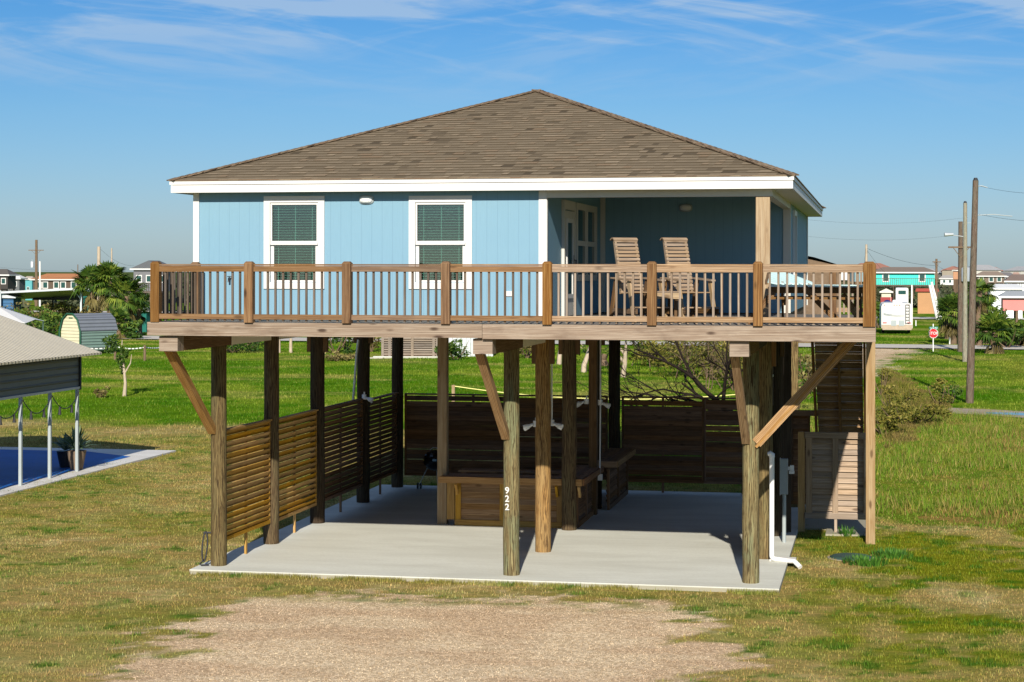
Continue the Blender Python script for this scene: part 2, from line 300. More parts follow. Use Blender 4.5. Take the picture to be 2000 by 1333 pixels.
# ------------------------------------------------------------------ mesh collector
COL = scn.collection
class MB:
    def __init__(s): s.v = []; s.f = []; s.uv = []; s.r = []; s.sm = []
    def face(s, pts, uvs=None, r=0.5, smooth=False):
        b = len(s.v); s.v += [tuple(p) for p in pts]; s.f.append(tuple(range(b, b + len(pts))))
        if uvs is None:
            p0 = Vector(pts[0]); e = (Vector(pts[1]) - p0); e = e.normalized() if e.length > 1e-9 else Vector((1, 0, 0))
            n = e.cross(Vector(pts[-1]) - p0); h = n.cross(e).normalized() if n.length > 1e-12 else Vector((0, 0, 1))
            uvs = [((Vector(p) - p0).dot(e), (Vector(p) - p0).dot(h)) for p in pts]
        s.uv += uvs; s.r.append(r); s.sm.append(smooth)
    def board(s, p0, p1, w, t, upv=(0, 0, 1), r=None, o=None):
        """a board from p0 to p1, w across (perpendicular to up), t along up"""
        p0 = Vector(p0); p1 = Vector(p1); d = p1 - p0; Ln = d.length; d.normalize(); up = Vector(upv)
        sd_ = d.cross(up)
        if sd_.length < 1e-4: up = Vector((0, 1, 0)); sd_ = d.cross(up)
        sd_.normalize(); up = sd_.cross(d).normalized()
        r = rng.random() if r is None else r
        ou, ov = rng.random() * 40, rng.random() * 40
        a = sd_ * (w / 2); b = up * (t / 2)
        c = [p0 - a - b, p0 + a - b, p0 + a + b, p0 - a + b, p1 - a - b, p1 + a - b, p1 + a + b, p1 - a + b]
        def q(i, j, k, l, w_): s.face([c[i], c[j], c[k], c[l]], [(ou, ov), (ou + Ln, ov), (ou + Ln, ov + w_), (ou, ov + w_)], r)
        q(0, 4, 5, 1, w); q(1, 5, 6, 2, t); q(2, 6, 7, 3, w); q(3, 7, 4, 0, t)
        s.face([c[0], c[1], c[2], c[3]], [(ou, ov), (ou, ov + w), (ou + t, ov + w), (ou + t, ov)], r)
        s.face([c[4], c[7], c[6], c[5]], [(ou, ov), (ou + t, ov), (ou + t, ov + w), (ou, ov + w)], r)
    def box(s, x0, x1, y0, y1, z0, z1, r=None):
        dx, dy, dz = x1 - x0, y1 - y0, z1 - z0; cx, cy, cz = (x0 + x1) / 2, (y0 + y1) / 2, (z0 + z1) / 2
        if dz >= dx and dz >= dy: s.board((cx, cy, z0), (cx, cy, z1), dx, dy, (0, 1, 0), r)
        elif dx >= dy: s.board((x0, cy, cz), (x1, cy, cz), dy, dz, (0, 0, 1), r)
        else: s.board((cx, y0, cz), (cx, y1, cz), dx, dz, (0, 0, 1), r)
    def tube(s, pts, rad, n=8, cap=True, r=None, smooth=True):
        pts = [Vector(p) for p in pts]; rads = rad if isinstance(rad, (list, tuple)) else [rad] * len(pts)
        r = rng.random() if r is None else r; ou = rng.random() * 40; ov = rng.random() * 40
        rings = []; ln = 0; prev = None
        for i, p in enumerate(pts):
            d = (pts[min(i + 1, len(pts) - 1)] - pts[max(i - 1, 0)]).normalized()
            if prev is None: up = Vector((0, 0, 1)) if abs(d.z) < .9 else Vector((0, 1, 0))
            else: up = prev
            a = d.cross(up).normalized(); b = a.cross(d).normalized(); prev = b
            if i: ln += (p - pts[i - 1]).length
            rings.append(([p + (a * math.cos(2 * math.pi * k / n) + b * math.sin(2 * math.pi * k / n)) * rads[i] for k in range(n)], ln))
        b0 = len(s.v)
        for ring, _ in rings: s.v += [tuple(q) for q in ring]
        rm = max(rads)
        for i in range(len(rings) - 1):
            for k in range(n):
                k2 = (k + 1) % n; A = b0 + i * n
                s.f.append((A + k, A + n + k, A + n + k2, A + k2))
                v0 = ov + k / n * 6.283 * rm; v1 = ov + (k + 1) / n * 6.283 * rm; u0 = ou + rings[i][1]; u1 = ou + rings[i + 1][1]
                s.uv += [(u0, v0), (u1, v0), (u1, v1), (u0, v1)]; s.r.append(r); s.sm.append(smooth)
        if cap:
            for ring, o in ((rings[0][0], 1), (rings[-1][0], -1)):
                s.face(ring if o == 1 else ring[::-1], [(ou, ov)] * n, r)
    def prism(s, poly, axis_v, r=.5):
        """extrude a closed polygon by a vector"""
        a = [Vector(p) for p in poly]; b = [p + Vector(axis_v) for p in a]
        s.face(a[::-1], None, r); s.face(b, None, r)
        for i in range(len(a)):
            j = (i + 1) % len(a); s.face([a[i], a[j], b[j], b[i]], None, r)
    def build(s, name, mat, parent=None, local=False):
        me = bpy.data.meshes.new(name); me.from_pydata(s.v, [], s.f)
        if s.f:
            l = me.uv_layers.new(name="UVMap"); l.data.foreach_set('uv', np.array(s.uv, dtype=np.float32).ravel())
            a = me.attributes.new('rnd', 'FLOAT', 'FACE'); a.data.foreach_set('value', np.array(s.r, dtype=np.float32))
            me.polygons.foreach_set('use_smooth', s.sm)
        me.materials.append(mat); me.update()
        o = bpy.data.objects.new(name, me); COL.objects.link(o)
        if parent is not None:
            o.parent = parent
            if not local:
                pl = parent; off = Matrix.Identity(4)
                chain = []
                while pl is not None: chain.append(pl); pl = pl.parent
                for q in reversed(chain): off = off @ (Matrix.Translation(q.location) @ q.rotation_euler.to_matrix().to_4x4())
                me.transform(off.inverted())
        return o

def T(name, label, cat, loc=(0, 0, 0), rz=0, group=None):
    o = bpy.data.objects.new(name, None); COL.objects.link(o); o.location = loc; o.rotation_euler = (0, 0, rz); o.empty_display_size = .2
    o['label'] = label; o['category'] = cat
    if group: o['group'] = group
    return o
def tag(o, label, cat, group=None):
    o['label'] = label; o['category'] = cat
    if group: o['group'] = group
    return o
def kind(o, k): o['kind'] = k; return o
def copy_tree(o, parent=None):
    c = o.copy(); COL.objects.link(c); c.parent = parent
    for ch in list(o.children): copy_tree(ch, c)
    return c
def one(fn, name, mat, parent=None, local=False):
    m = MB(); fn(m); return m.build(name, mat, parent, local)
def text_mesh(txt, size, depth, name, mat, mw, parent=None):
    c = bpy.data.curves.new(name, 'FONT'); c.body = txt; c.size = size; c.extrude = depth; c.align_x = 'CENTER'; c.align_y = 'CENTER'; c.offset = size * .02
    o = bpy.data.objects.new(name + '_tmp', c); COL.objects.link(o); bpy.context.view_layer.update()
    me = bpy.data.meshes.new_from_object(o.evaluated_get(bpy.context.evaluated_depsgraph_get())); bpy.data.objects.remove(o)
    me.materials.clear(); me.materials.append(mat); me.transform(mw)
    r = bpy.data.objects.new(name, me); COL.objects.link(r)
    if parent is not None:
        r.parent = parent; me.transform((Matrix.Translation(parent.location) @ parent.rotation_euler.to_matrix().to_4x4()).inverted())
    return r

# ------------------------------------------------------------------ numpy noise and ground colours
_tab = nrg.random((256, 256))
def vnoise(x, y):
    xi = np.floor(x).astype(int); yi = np.floor(y).astype(int); fx = x - xi; fy = y - yi
    fx = fx * fx * (3 - 2 * fx); fy = fy * fy * (3 - 2 * fy)
    g = lambda a, b: _tab[a & 255, b & 255]
    return (g(xi, yi) * (1 - fx) + g(xi + 1, yi) * fx) * (1 - fy) + (g(xi, yi + 1) * (1 - fx) + g(xi + 1, yi + 1) * fx) * fy
def fbm(x, y, o=5, g=.5):
    s = 0; a = 1; t = 0
    for i in range(o): s = s + a * vnoise(x + 17.3 * i, y - 9.1 * i); t += a; a *= g; x = x * 2.03; y = y * 2.03
    return s / t
def sstep(v, a, b): t = np.clip((v - a) / (b - a), 0, 1); return t * t * (3 - 2 * t)
def sdf(px, py, poly):
    """signed distance, negative inside"""
    d = np.full(px.shape, 1e9); inside = np.zeros(px.shape, bool); n = len(poly)
    for i in range(n):
        ax, ay = poly[i]; bx, by = poly[(i + 1) % n]; ex, ey = bx - ax, by - ay
        t = np.clip(((px - ax) * ex + (py - ay) * ey) / (ex * ex + ey * ey + 1e-12), 0, 1)
        d = np.minimum(d, np.hypot(px - ax - t * ex, py - ay - t * ey))
        c = ((ay > py) != (by > py)) & (px < (bx - ax) * (py - ay) / (by - ay + 1e-12) + ax); inside ^= c
    return np.where(inside, -d, d)
GRAVEL = [G(*p) for p in ((60, 1560), (190, 1400), (300, 1300), (345, 1240), (420, 1200), (520, 1163), (700, 1152), (1000, 1165), (1200, 1172), (1330, 1185), (1375, 1240), (1400, 1310), (1450, 1400), (1560, 1560))]
SIDE = [G(*p) for p in ((1600, 670), (1810, 684), (1765, 693), (1738, 712), (1716, 730), (1600, 760))]
ROUGH = [(12.6, 9.0), (60, 9.0), (60, 34.5), (22, 36), (17, 42), (12.6, 46), (9.0, 40), (9.5, 16), (11.0, 12.0)]
def ground_cols(x, y):
    x = np.asarray(x, float); y = np.asarray(y, float)
    n1 = fbm(x * .35, y * .35, 5); n2 = fbm(x * 1.7 + 40, y * 1.7 + 9, 4); n3 = fbm(x * .09 + 5, y * .09 + 3, 4); nh = fbm(x * 7 + 3, y * 7, 3, .6)
    dry = np.array([.37, .28, .09]); dry2 = np.array([.54, .42, .19]); ol = np.array([.20, .215, .012]); gr = np.array([.11, .215, .008]); gr2 = np.array([.05, .135, .008]); pale = np.array([.26, .32, .03])
    m = lambda a, b, f: a * (1 - f[..., None]) + b * f[..., None]
    c = m(np.broadcast_to(dry, x.shape + (3,)), dry2, sstep(n2, .4, .7))
    # front and side lawn: straw with olive and green patches
    gf = sstep(n1 * .55 + n2 * .45 + .05 * nh, .44, .60) * .75
    right = sstep(x, 9.5, 13) * sstep(y, -12, -3)
    gf = np.clip(gf + right * sstep(n1 * .6 + n2 * .4, .34, .60) * .55, 0, 1)
    c = m(c, ol, gf * (.72 + .28 * right))
    nq = fbm(x * 3.1 + 7, y * 3.1 + 2, 5, .62)
    pg = np.clip(sstep(nq * .62 + n2 * .2 + n1 * .18, .56, .66) + right * sstep(nq * .6 + n2 * .4, .52, .66) * .5, 0, 1)
    c = m(c, gr2 * 1.15, pg * .85)
    # fresh lawn behind
    far = sstep(y + (n1 - .5) * 9 + (n2 - .5) * 3, 29, 35)
    under = sstep(y, 14, 19) * sstep(x, 4, 6) * sstep(-x, -13, -12) * 1.0
    far = np.maximum(far, under)
    lawn = m(np.broadcast_to(gr, x.shape + (3,)), pale, sstep(fbm(x * .10, y * .22, 4), .42, .62) * .7)
    lawn = m(lawn, np.array([.06, .18, .003]), sstep(fbm(x * .5 + 8, y * .35, 4), .52, .68) * .8)
    lawn = m(lawn, np.array([.36, .33, .08]), sstep(fbm(x * .12 + 30, y * .28 + 11, 4), .55, .70) * .75)
    lawn = m(lawn, np.array([.25, .235, .035]), sstep(x, 16, 24) * sstep(-y, -120, -70) * sstep(fbm(x * .16 + 3, y * .2 + 8, 5), .36, .6) * .85)
    lawn = m(lawn, np.array([.045, .14, .004]), sstep(fbm(x * .9 + 18, y * .8, 5, .6), .56, .70) * .6)
    c = m(c, lawn, far)
    # rough grass right of the house
    rd = sdf(x, y, ROUGH); rf = sstep(-rd + (n1 - .5) * 1.2, -.3, .5)
    rough = m(np.broadcast_to(np.array([.21, .23, .025]), x.shape + (3,)), np.array([.30, .20, .055]), sstep(n1, .45, .65))
    rough = m(rough, np.array([.12, .19, .015]), sstep(n2, .42, .62) * .8)
    c = m(c, rough, rf)
    vfar = sstep(y, 230, 420); c = m(c, np.array([.11, .13, .06]), vfar * .8)
    # gravel drive and gravel shoulder
    gd = sdf(x, y, GRAVEL); gv = sstep(-(gd + (fbm(x * 1.1, y * 1.6, 6, .65) - .5) * 3.4 - .02), -.16, .22)
    gd2 = sdf(x, y, SIDE); gv2 = sstep(-(gd2 + (n2 - .5) * 4), -.8, 1.2)
    fr = sstep(-y, .62, .9) * sstep(x, .0, 2) * sstep(-x, -9.0, -7.8) * sstep(y, -3.4, -2.2)   # thin grass along the slab
    gv = gv * (1 - fr * sstep(fbm(x * 1.6 + 2, y * 3, 5, .65), .40, .56) * .95)
    gcol = m(np.broadcast_to(np.array([.66, .535, .365]), x.shape + (3,)), np.array([.58, .44, .29]), sstep(fbm(x * .5, y * 1.3 + 4, 4), .42, .62))
    gvv = np.maximum(gv, gv2)
    c = m(c, gcol, gvv)
    return c, gvv, rf, far

tip_ = G(345, 884); _a, _b = np.array(G(240, 661.5)), np.array(G(1720, 677)); _d = (_b - _a) / np.linalg.norm(_b - _a); ra_n = _a; rn_n = np.array([-_d[1], _d[0]])
# ground sheet
def axis(segs):
    o = []
    for a, b, st in segs: o += list(np.arange(a, b, st))
    o.append(segs[-1][1]); return np.array(o)
gx = axis([(-5000, -1000, 800), (-1000, -200, 80), (-200, -60, 8), (-60, -16, 1.0), (-16, 30, .16), (30, 70, 1.0), (70, 220, 8), (220, 1000, 80), (1000, 5000, 800)])
gy = axis([(-200, -40, 20), (-40, -10, 1.0), (-10, 18, .16), (18, 60, .4), (60, 150, 1.2), (150, 400, 6), (400, 1200, 60), (1200, 7000, 700)])
XX, YY = np.meshgrid(gx, gy); nx, ny = len(gx), len(gy)
gc, gg, gr_, gf_ = ground_cols(XX, YY)
flat = sstep(np.maximum(np.maximum(-.6 - XX, XX - 10.8), np.maximum(-.8 - YY, YY - 13.8)), 0, 1.5)
ZZ = GZ + (fbm(XX * .3, YY * .3, 3) - .5) * .09 * flat * sstep(-YY, -120, -60) - .0
vs = np.stack([XX, YY, ZZ], -1).reshape(-1, 3)
ii = (np.arange(ny - 1)[:, None] * nx + np.arange(nx - 1)[None, :]).ravel()
fs = np.stack([ii, ii + 1, ii + nx + 1, ii + nx], -1)
me = bpy.data.meshes.new('ground'); me.vertices.add(len(vs)); me.vertices.foreach_set('co', vs.astype(np.float32).ravel())
me.loops.add(fs.size); me.loops.foreach_set('vertex_index', fs.astype(np.int32).ravel())
me.polygons.add(len(fs)); me.polygons.foreach_set('loop_start', (np.arange(len(fs)) * 4).astype(np.int32)); me.update(calc_edges=True)
me.polygons.foreach_set('use_smooth', [True] * len(fs))
a = me.attributes.new('gcol', 'FLOAT_COLOR', 'POINT'); a.data.foreach_set('color', np.concatenate([gc, np.ones(gc.shape[:2] + (1,))], -1).astype(np.float32).ravel())
a = me.attributes.new('grav', 'FLOAT', 'POINT'); a.data.foreach_set('value', gg.astype(np.float32).ravel())
t = NT('ground_turf_and_gravel'); p = t.gen(); base = t.attr('gcol', 'Color'); gvn = t.attr('grav')
fine = t.noise(t.mapv(p, (1, 1, 1)), 26, 4, .7); mid = t.noise(t.mapv(p, (.8, 2.0, 1)), 2.6, 6, .7); midg = t.noise(p, 5, 3, .6)
c = t.mix(t.rng(mid, .35, .68, 0, .75), base, t.mix(1, base, c4(.48, .62, .5), 'MULTIPLY'))
str_ = t.noise(t.mapv(p, (.35, 1.5, 1)), 1.4, 6, .72); c = t.mix(t.rng(str_, .48, .72, 0, .65), c, t.mix(1, base, c4(1.55, 1.2, 1.6), 'MULTIPLY'))
c = t.mix(t.rng(fine, .38, .62, 0, .5), c, t.mix(1, c, c4(.40, .45, .40), 'MULTIPLY'))
vor = t.new('TexVoronoi'); t.put(vor.inputs['Vector'], p); vor.inputs['Scale'].default_value = 26
sv = t.new('SeparateXYZ'); t.put(sv.inputs[0], vor.outputs['Color'])
gcl = t.mix(t.rng(sv.outputs[0], .2, .95, 0, .85), t.mix(1, base, c4(.72, .66, .60), 'MULTIPLY'), t.mix(1, base, c4(1.3, 1.28, 1.25), 'MULTIPLY'))
gcl = t.mix(t.rng(midg, .45, .7, 0, .35), gcl, t.mix(1, base, c4(.72, .62, .52), 'MULTIPLY'))
gcl = t.mix(t.rng(fine, .52, .7, 0, .4), gcl, t.mix(1, base, c4(.45, .38, .32), 'MULTIPLY'))
c = t.mix(gvn, c, gcl)
t.bump(t.math('ADD', fine, t.math('MULTIPLY', mid, .5)), .8, .03)
me.materials.append(t.done(c, 1.0, 0))
go = bpy.data.objects.new('ground', me); COL.objects.link(go); kind(go, 'structure')

# grass blades (numpy triangles)
def blades(name, xs, ys, h, wd, cols, lean=.5):
    n = len(xs); th = nrg.random(n) * 6.283; ln = nrg.random(n) * lean * h; la = nrg.random(n) * 6.283
    gz = GZ + (fbm(xs * .3, ys * .3, 3) - .5) * .09 * sstep(np.maximum(np.maximum(-.6 - xs, xs - 10.8), np.maximum(-.8 - ys, ys - 13.8)), 0, 1.5)
    dx, dy = np.cos(th) * wd / 2, np.sin(th) * wd / 2
    v = np.empty((n, 3, 3)); v[:, 0] = np.stack([xs - dx, ys - dy, gz - .01], -1); v[:, 1] = np.stack([xs + dx, ys + dy, gz - .01], -1)
    v[:, 2] = np.stack([xs + np.cos(la) * ln, ys + np.sin(la) * ln, gz + h], -1)
    me = bpy.data.meshes.new(name); me.vertices.add(n * 3); me.vertices.foreach_set('co', v.astype(np.float32).ravel())
    me.loops.add(n * 3); me.loops.foreach_set('vertex_index', np.arange(n * 3, dtype=np.int32)); me.polygons.add(n)
    me.polygons.foreach_set('loop_start', (np.arange(n) * 3).astype(np.int32)); me.update(calc_edges=True)
    a = me.attributes.new('gcol', 'FLOAT_COLOR', 'POINT'); cc = np.repeat(np.concatenate([cols, np.ones((n, 1))], -1)[:, None], 3, 1)
    a.data.foreach_set('color', cc.astype(np.float32).ravel())
    t = NT(name + '_mat'); t.done(t.attr('gcol', 'Color'), .7, .2)
    tr = t.new('BsdfTranslucent'); t.put(tr.inputs[0], t.attr('gcol', 'Color')); ms = t.new('MixShader'); ms.inputs[0].default_value = .3
    t.l.new(t.b.outputs[0], ms.inputs[1]); t.l.new(tr.outputs[0], ms.inputs[2]); t.l.new(ms.outputs[0], t.n['Material Output'].inputs[0])
    me.materials.append(t.m); o = bpy.data.objects.new(name, me); COL.objects.link(o); return o
def sample(n, z0, z1, spread=.31, pw=1.0):
    u = nrg.random(n); Z = (z0 ** pw + u * (z1 ** pw - z0 ** pw)) ** (1 / pw); X = (nrg.random(n) * 2 - 1) * spread * Z
    return CX + X * CA - Z * SA, CY + X * SA + Z * CA, Z
xs, ys, Zs = sample(330000, 25, 64, .31, 1.1)
c, gv, rf, fr = ground_cols(xs, ys)
ok = (nrg.random(len(xs)) > gv * 1.25) & ~((xs > -.36) & (xs < 10.62) & (ys > -.62) & (ys < 13.9)) & (rf < .5)
tuft = fbm(xs * 2.2 + 9, ys * 2.2, 3) ; ok &= nrg.random(len(xs)) < sstep(tuft, .25, .6) + .25
xs, ys, Zs, c = xs[ok], ys[ok], Zs[ok], c[ok]; n = len(xs)
jit = (.5 + .85 * nrg.random((n, 1))) * (1 + (nrg.random((n, 3)) - .5) * .25)
kind(blades('short_grass', xs, ys, (.025 + .04 * nrg.random(n)) * (.8 + .5 * sstep(c[:, 1] - c[:, 0], -.05, .08)), .010 + .0003 * Zs, np.clip(c * jit, .004, 1)), 'stuff')
xs, ys, Zs = sample(190000, 58, 175, .31, 1.3); c, gv, rf, fr = ground_cols(xs, ys)
ok = (nrg.random(len(xs)) > gv * 1.3) & (rf < .5) & ~((xs < tip_[0]) & (ys < tip_[1])) & (np.abs((np.stack([xs, ys], -1) - ra_n) @ rn_n) > 3.7)
xs, ys, Zs, c = xs[ok], ys[ok], Zs[ok], c[ok]; n = len(xs); pt_ = fbm(xs * .8, ys * .8, 4)[:, None]
c = np.clip(c * (.55 + .6 * nrg.random((n, 1))) * (.75 + .5 * pt_) + (nrg.random((n, 1)) < .10) * np.array([[.10, .07, .02]]), 0, 1)
kind(blades('lawn_grass', xs, ys, .04 + .08 * nrg.random(n), .02 + .0003 * Zs, c), 'stuff')
fx = nrg.random(9000) * 11.3 - .7; fy = -.63 - np.abs(nrg.normal(0, .06, 9000)); fc = ground_cols(fx, fy)[0] * (.5 + .8 * nrg.random((9000, 1)))
fk = fbm(fx * 2.5, fy * 2, 3); kk = nrg.random(9000) < sstep(fk, .3, .6)
kind(blades('slab_edge_grass', fx[kk], fy[kk], .03 + .07 * nrg.random(kk.sum()), np.full(kk.sum(), .016), np.clip(fc[kk] * np.array([.8, .95, .7]), 0, 1)), 'stuff')
xs, ys, Zs = sample(230000, 24.5, 36, .31, 1.2); c, gv, rf, fr = ground_cols(xs, ys); ok = gv > .45 + .3 * nrg.random(len(xs)); xs, ys, c = xs[ok], ys[ok], c[ok]; n = len(xs); k = nrg.random((n, 1))
c = np.where(k < .38, c * 1.15, np.where(k < .75, c * .72, np.array([[.44, .32, .19]])))
kind(blades('gravel_stones', xs, ys, .006 + .014 * nrg.random(n) ** 2, .012 + .022 * nrg.random(n), np.clip(c * (.75 + .5 * nrg.random((n, 1))), 0, .95), .6), 'stuff')
# tall rough grass
xs = 9 + nrg.random(150000) * 19; ys = 8 + nrg.random(150000) * 38; rd = sdf(xs, ys, ROUGH)
ok = rd + (fbm(xs, ys, 3) - .5) * 1.5 < -.1; xs, ys = xs[ok], ys[ok]; n = len(xs); c = ground_cols(xs, ys)[0]
clump = fbm(xs * .7, ys * .7, 4); k = nrg.random((n, 1))
c = np.where(k < .45, c * 1.1, np.where(k < .66, np.array([[.34, .27, .08]]), np.array([[.13, .24, .015]]))) * (.6 + .7 * nrg.random((n, 1)))
kind(blades('tall_grass', xs, ys, (.05 + .20 * sstep(clump, .35, .7)) * (.4 + 1.1 * nrg.random(n) ** 2), .018 + .012 * nrg.random(n), c, .7), 'stuff')
THK = [G(*p) for p in ((1700, 890), (1700, 715), (1745, 725), (1800, 760), (1862, 800), (1850, 822), (1810, 838), (1770, 862))]
n = 46000; tx = [p[0] for p in THK]; ty = [p[1] for p in THK]
xs = min(tx) + nrg.random(n) * (max(tx) - min(tx)); ys = min(ty) + nrg.random(n) * (max(ty) - min(ty)); dd = -sdf(xs, ys, THK) + (fbm(xs * .9, ys * .9, 4) - .5) * 1.6
ok = (dd > 0) & (xs > 12.5); xs, ys, dd = xs[ok], ys[ok], dd[ok]; n = len(xs); hv = fbm(xs * 1.1 + 4, ys * .8, 4); k = nrg.random((n, 1)); bz = sstep(fbm(xs * .6 + 1, ys * .5, 4), .42, .6)[:, None]
c = np.where(k < .5, np.array([[.17, .17, .02]]), np.where(k < .8, np.array([[.30, .23, .06]]), np.array([[.08, .12, .01]]))) * (1 - bz * .6) + bz * .6 * np.array([[.20, .13, .05]])
kind(blades('weed_thicket', xs, ys, (.12 + .85 * np.clip(hv - .32, 0, 1) * sstep(dd, 0, 1.2)) * (.4 + .9 * nrg.random(n)), .03 + .03 * nrg.random(n), c * (.5 + .9 * nrg.random((n, 1))), .9), 'stuff')
# longer weeds at the foot of the ditch and along the slab edge
def tufts(name, spots, per, h, rad, col, label, cat, group):
    for i, (x, y) in enumerate(spots):
        m = MB()
        for k in range(per):
            th = rng.random() * 6.283; rr = rad * math.sqrt(rng.random()); bx, by = rr * math.cos(th), rr * math.sin(th); ln = h * (.5 + rng.random() * .7); o = .5 * ln
            t2 = th + rng.uniform(-.8, .8); wdt = .012 + h * .05
            m.face([(bx - wdt * math.sin(t2), by + wdt * math.cos(t2), -.02), (bx + wdt * math.sin(t2), by - wdt * math.cos(t2), -.02), (bx + o * math.cos(t2), by + o * math.sin(t2), ln)], None, rng.random())
        o = m.build(name, col); o.location = (x, y, GZ); tag(o, label[i], cat, group)

# ------------------------------------------------------------------ paved structure
def sheet(name, poly, z0, z1, mat):
    m = MB(); m.prism([(x, y, z0) for x, y in poly], (0, 0, z1 - z0)); return kind(m.build(name, mat), 'structure')
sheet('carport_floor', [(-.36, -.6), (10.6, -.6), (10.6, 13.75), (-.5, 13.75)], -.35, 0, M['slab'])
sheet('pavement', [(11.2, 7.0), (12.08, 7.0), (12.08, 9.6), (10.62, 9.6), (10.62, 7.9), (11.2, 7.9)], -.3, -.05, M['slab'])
tip = G(345, 884); bl = 40
court = [(tip[0] - 36, tip[1] - .05), tip, (tip[0], tip[1] - 26), (tip[0] - 36, tip[1] - 26)]
sheet('patio', [(tip[0] - 36, tip[1] - 26), (tip[0], tip[1] - 26), tip, (tip[0] - 36, tip[1])], -.3, GZ + .05, M['slab2'])
m = MB(); m.face([(tip[0] - 35.5, tip[1] - 25.7, GZ + .056), (tip[0] - .62, tip[1] - 25.7, GZ + .056), (tip[0] - .62, tip[1] - 2.2, GZ + .056), (tip[0] - 2.6, tip[1] - .9, GZ + .056), (tip[0] - 35.5, tip[1] - .7, GZ + .056)])
kind(m.build('patio_floor_coating', M['court']), 'structure')
ra, rb = Vector(G(240, 661.5)), Vector(G(1720, 677)); rdv = (rb - ra).normalized(); rn = Vector((-rdv.y, rdv.x))
def roadsheet(name, a, d, nrm, w_, z, l0=-260, l1=260):
    p = [a + d * l0 - nrm * w_ / 2, a + d * l1 - nrm * w_ / 2, a + d * l1 + nrm * w_ / 2, a + d * l0 + nrm * w_ / 2]
    m = MB(); m.face([(q.x, q.y, z) for q in p]); return kind(m.build(name, M['road']), 'structure')
roadsheet('road', ra, rdv, rn, 7.0, GZ + .08)
r2 = Vector(G(1810, 622)); roadsheet('far_road', r2, rdv, rn, 9, GZ + .09)
# ditch with water on the right
dp = [G(*p) for p in ((1818, 801), (1850, 797), (1920, 800), (2050, 806), (2250, 812), (2250, 826), (2050, 820), (1930, 812), (1860, 808), (1825, 806))]
m = MB(); m.face([(x, y, GZ + .03) for x, y in dp]); kind(m.build('gravel_path', plain('brown_gravel', c4(.34, .28, .20), .95, .1, 0, .5, 2.0)), 'structure')
wp = [G(*p) for p in ((1925, 806), (1990, 807), (2100, 811), (2230, 815), (2230, 822), (2080, 816), (1990, 812), (1930, 809))]
t = NT('puddle_water'); t.bump(t.noise(t.gen(), 3, 3), .1, .02); wm = t.done(c4(.03, .04, .05), .05, .5)
m = MB(); m.face([(x, y, GZ + .036) for x, y in wp]); kind(m.build('water', wm), 'structure')

# ------------------------------------------------------------------ THE HOUSE
XL, XR, YB, YP, XP = -.48, 10.42, 17.1, 7.0, 6.31      # walls: left, right, back, porch back, porch side
ZF, ZW = 4.70, 7.24
house = T('stilt_house', 'blue house with brown hip roof raised high on round timber piles', 'house')
def part(name, mat, fn, parent=house): return one(fn, name, mat, parent)

W1 = (onY(516, 0), onY(634, 0), zat(565, 1.5, 0), zat(384, 1.5, 0)); W2 = (onY(799, 0), onY(922, 0), zat(565, 4.3, 0), zat(383, 4.3, 0))
def wallface(m, ax, c, a0, a1, z0, z1, holes, th, outward):
    """ax 'y': plane y=c spanning x; ax 'x': plane x=c spanning y. solid strips round the holes"""
    cuts = sorted(set([a0, a1] + [h[0] for h in holes] + [h[1] for h in holes]))
    for i in range(len(cuts) - 1):
        b0, b1 = cuts[i], cuts[i + 1]; hs = [h for h in holes if h[0] <= b0 + 1e-6 and h[1] >= b1 - 1e-6]
        zs = [(z0, z1)] if not hs else [(z0, hs[0][2]), (hs[0][3], z1)]
        for q0, q1 in zs:
            c0, c1 = (c, c + th) if outward < 0 else (c - th, c)
            if ax == 'y':
                f = lambda x, y, z: (x, y, z)
            else:
                f = lambda x, y, z: (y, x, z)
            P = [(b0, c0), (b1, c0), (b1, c1), (b0, c1)]
            for k, (yy, flip) in enumerate(((c0, 0), (c1, 1))):
                pts = [f(b0, yy, q0), f(b1, yy, q0), f(b1, yy, q1), f(b0, yy, q1)]
                uv = [(b0, q0), (b1, q0), (b1, q1), (b0, q1)]
                m.face(pts if not flip else pts[::-1], uv if not flip else uv[::-1])
            for bb in (b0, b1): m.face([f(bb, c0, q0), f(bb, c1, q0), f(bb, c1, q1), f(bb, c0, q1)], [(0.1, q0), (.16, q0), (.16, q1), (.1, q1)])
            for zz in (q0, q1): m.face([f(b0, c0, zz), f(b1, c0, zz), f(b1, c1, zz), f(b0, c1, zz)], [(0.1, q0), (.16, q0), (.16, q1), (.1, q1)])
hole = lambda w: (w[0] + .12, w[1] - .12, w[2] + .13, w[3] - .13)
part('wall', M['siding'], lambda m: wallface(m, 'y', 0, XL, XP - .1, ZF, ZW, [hole(W1), hole(W2)], .1, -1))
part('wall', M['siding'], lambda m: wallface(m, 'x', XL, .102, YB, ZF, ZW, [], .1, -1))
part('wall', M['siding'], lambda m: wallface(m, 'y', YB, XL + .1, XR - .1, ZF, ZW, [], .1, 1))
part('wall', M['siding'], lambda m: wallface(m, 'x', XR, YP + .102, YB, ZF, ZW, [], .1, 1))
part('wall', M['siding'], lambda m: wallface(m, 'y', YP, XP, XR, ZF, ZW, [], .1, -1))
part('wall', M['siding'], lambda m: wallface(m, 'x', XP, 0, YP, ZF, ZW, [], .098, 1))
part('house_floor', M['beam'], lambda m: m.box(XL + .02, XR - .02, .02, YB - .02, 4.46, 4.69))
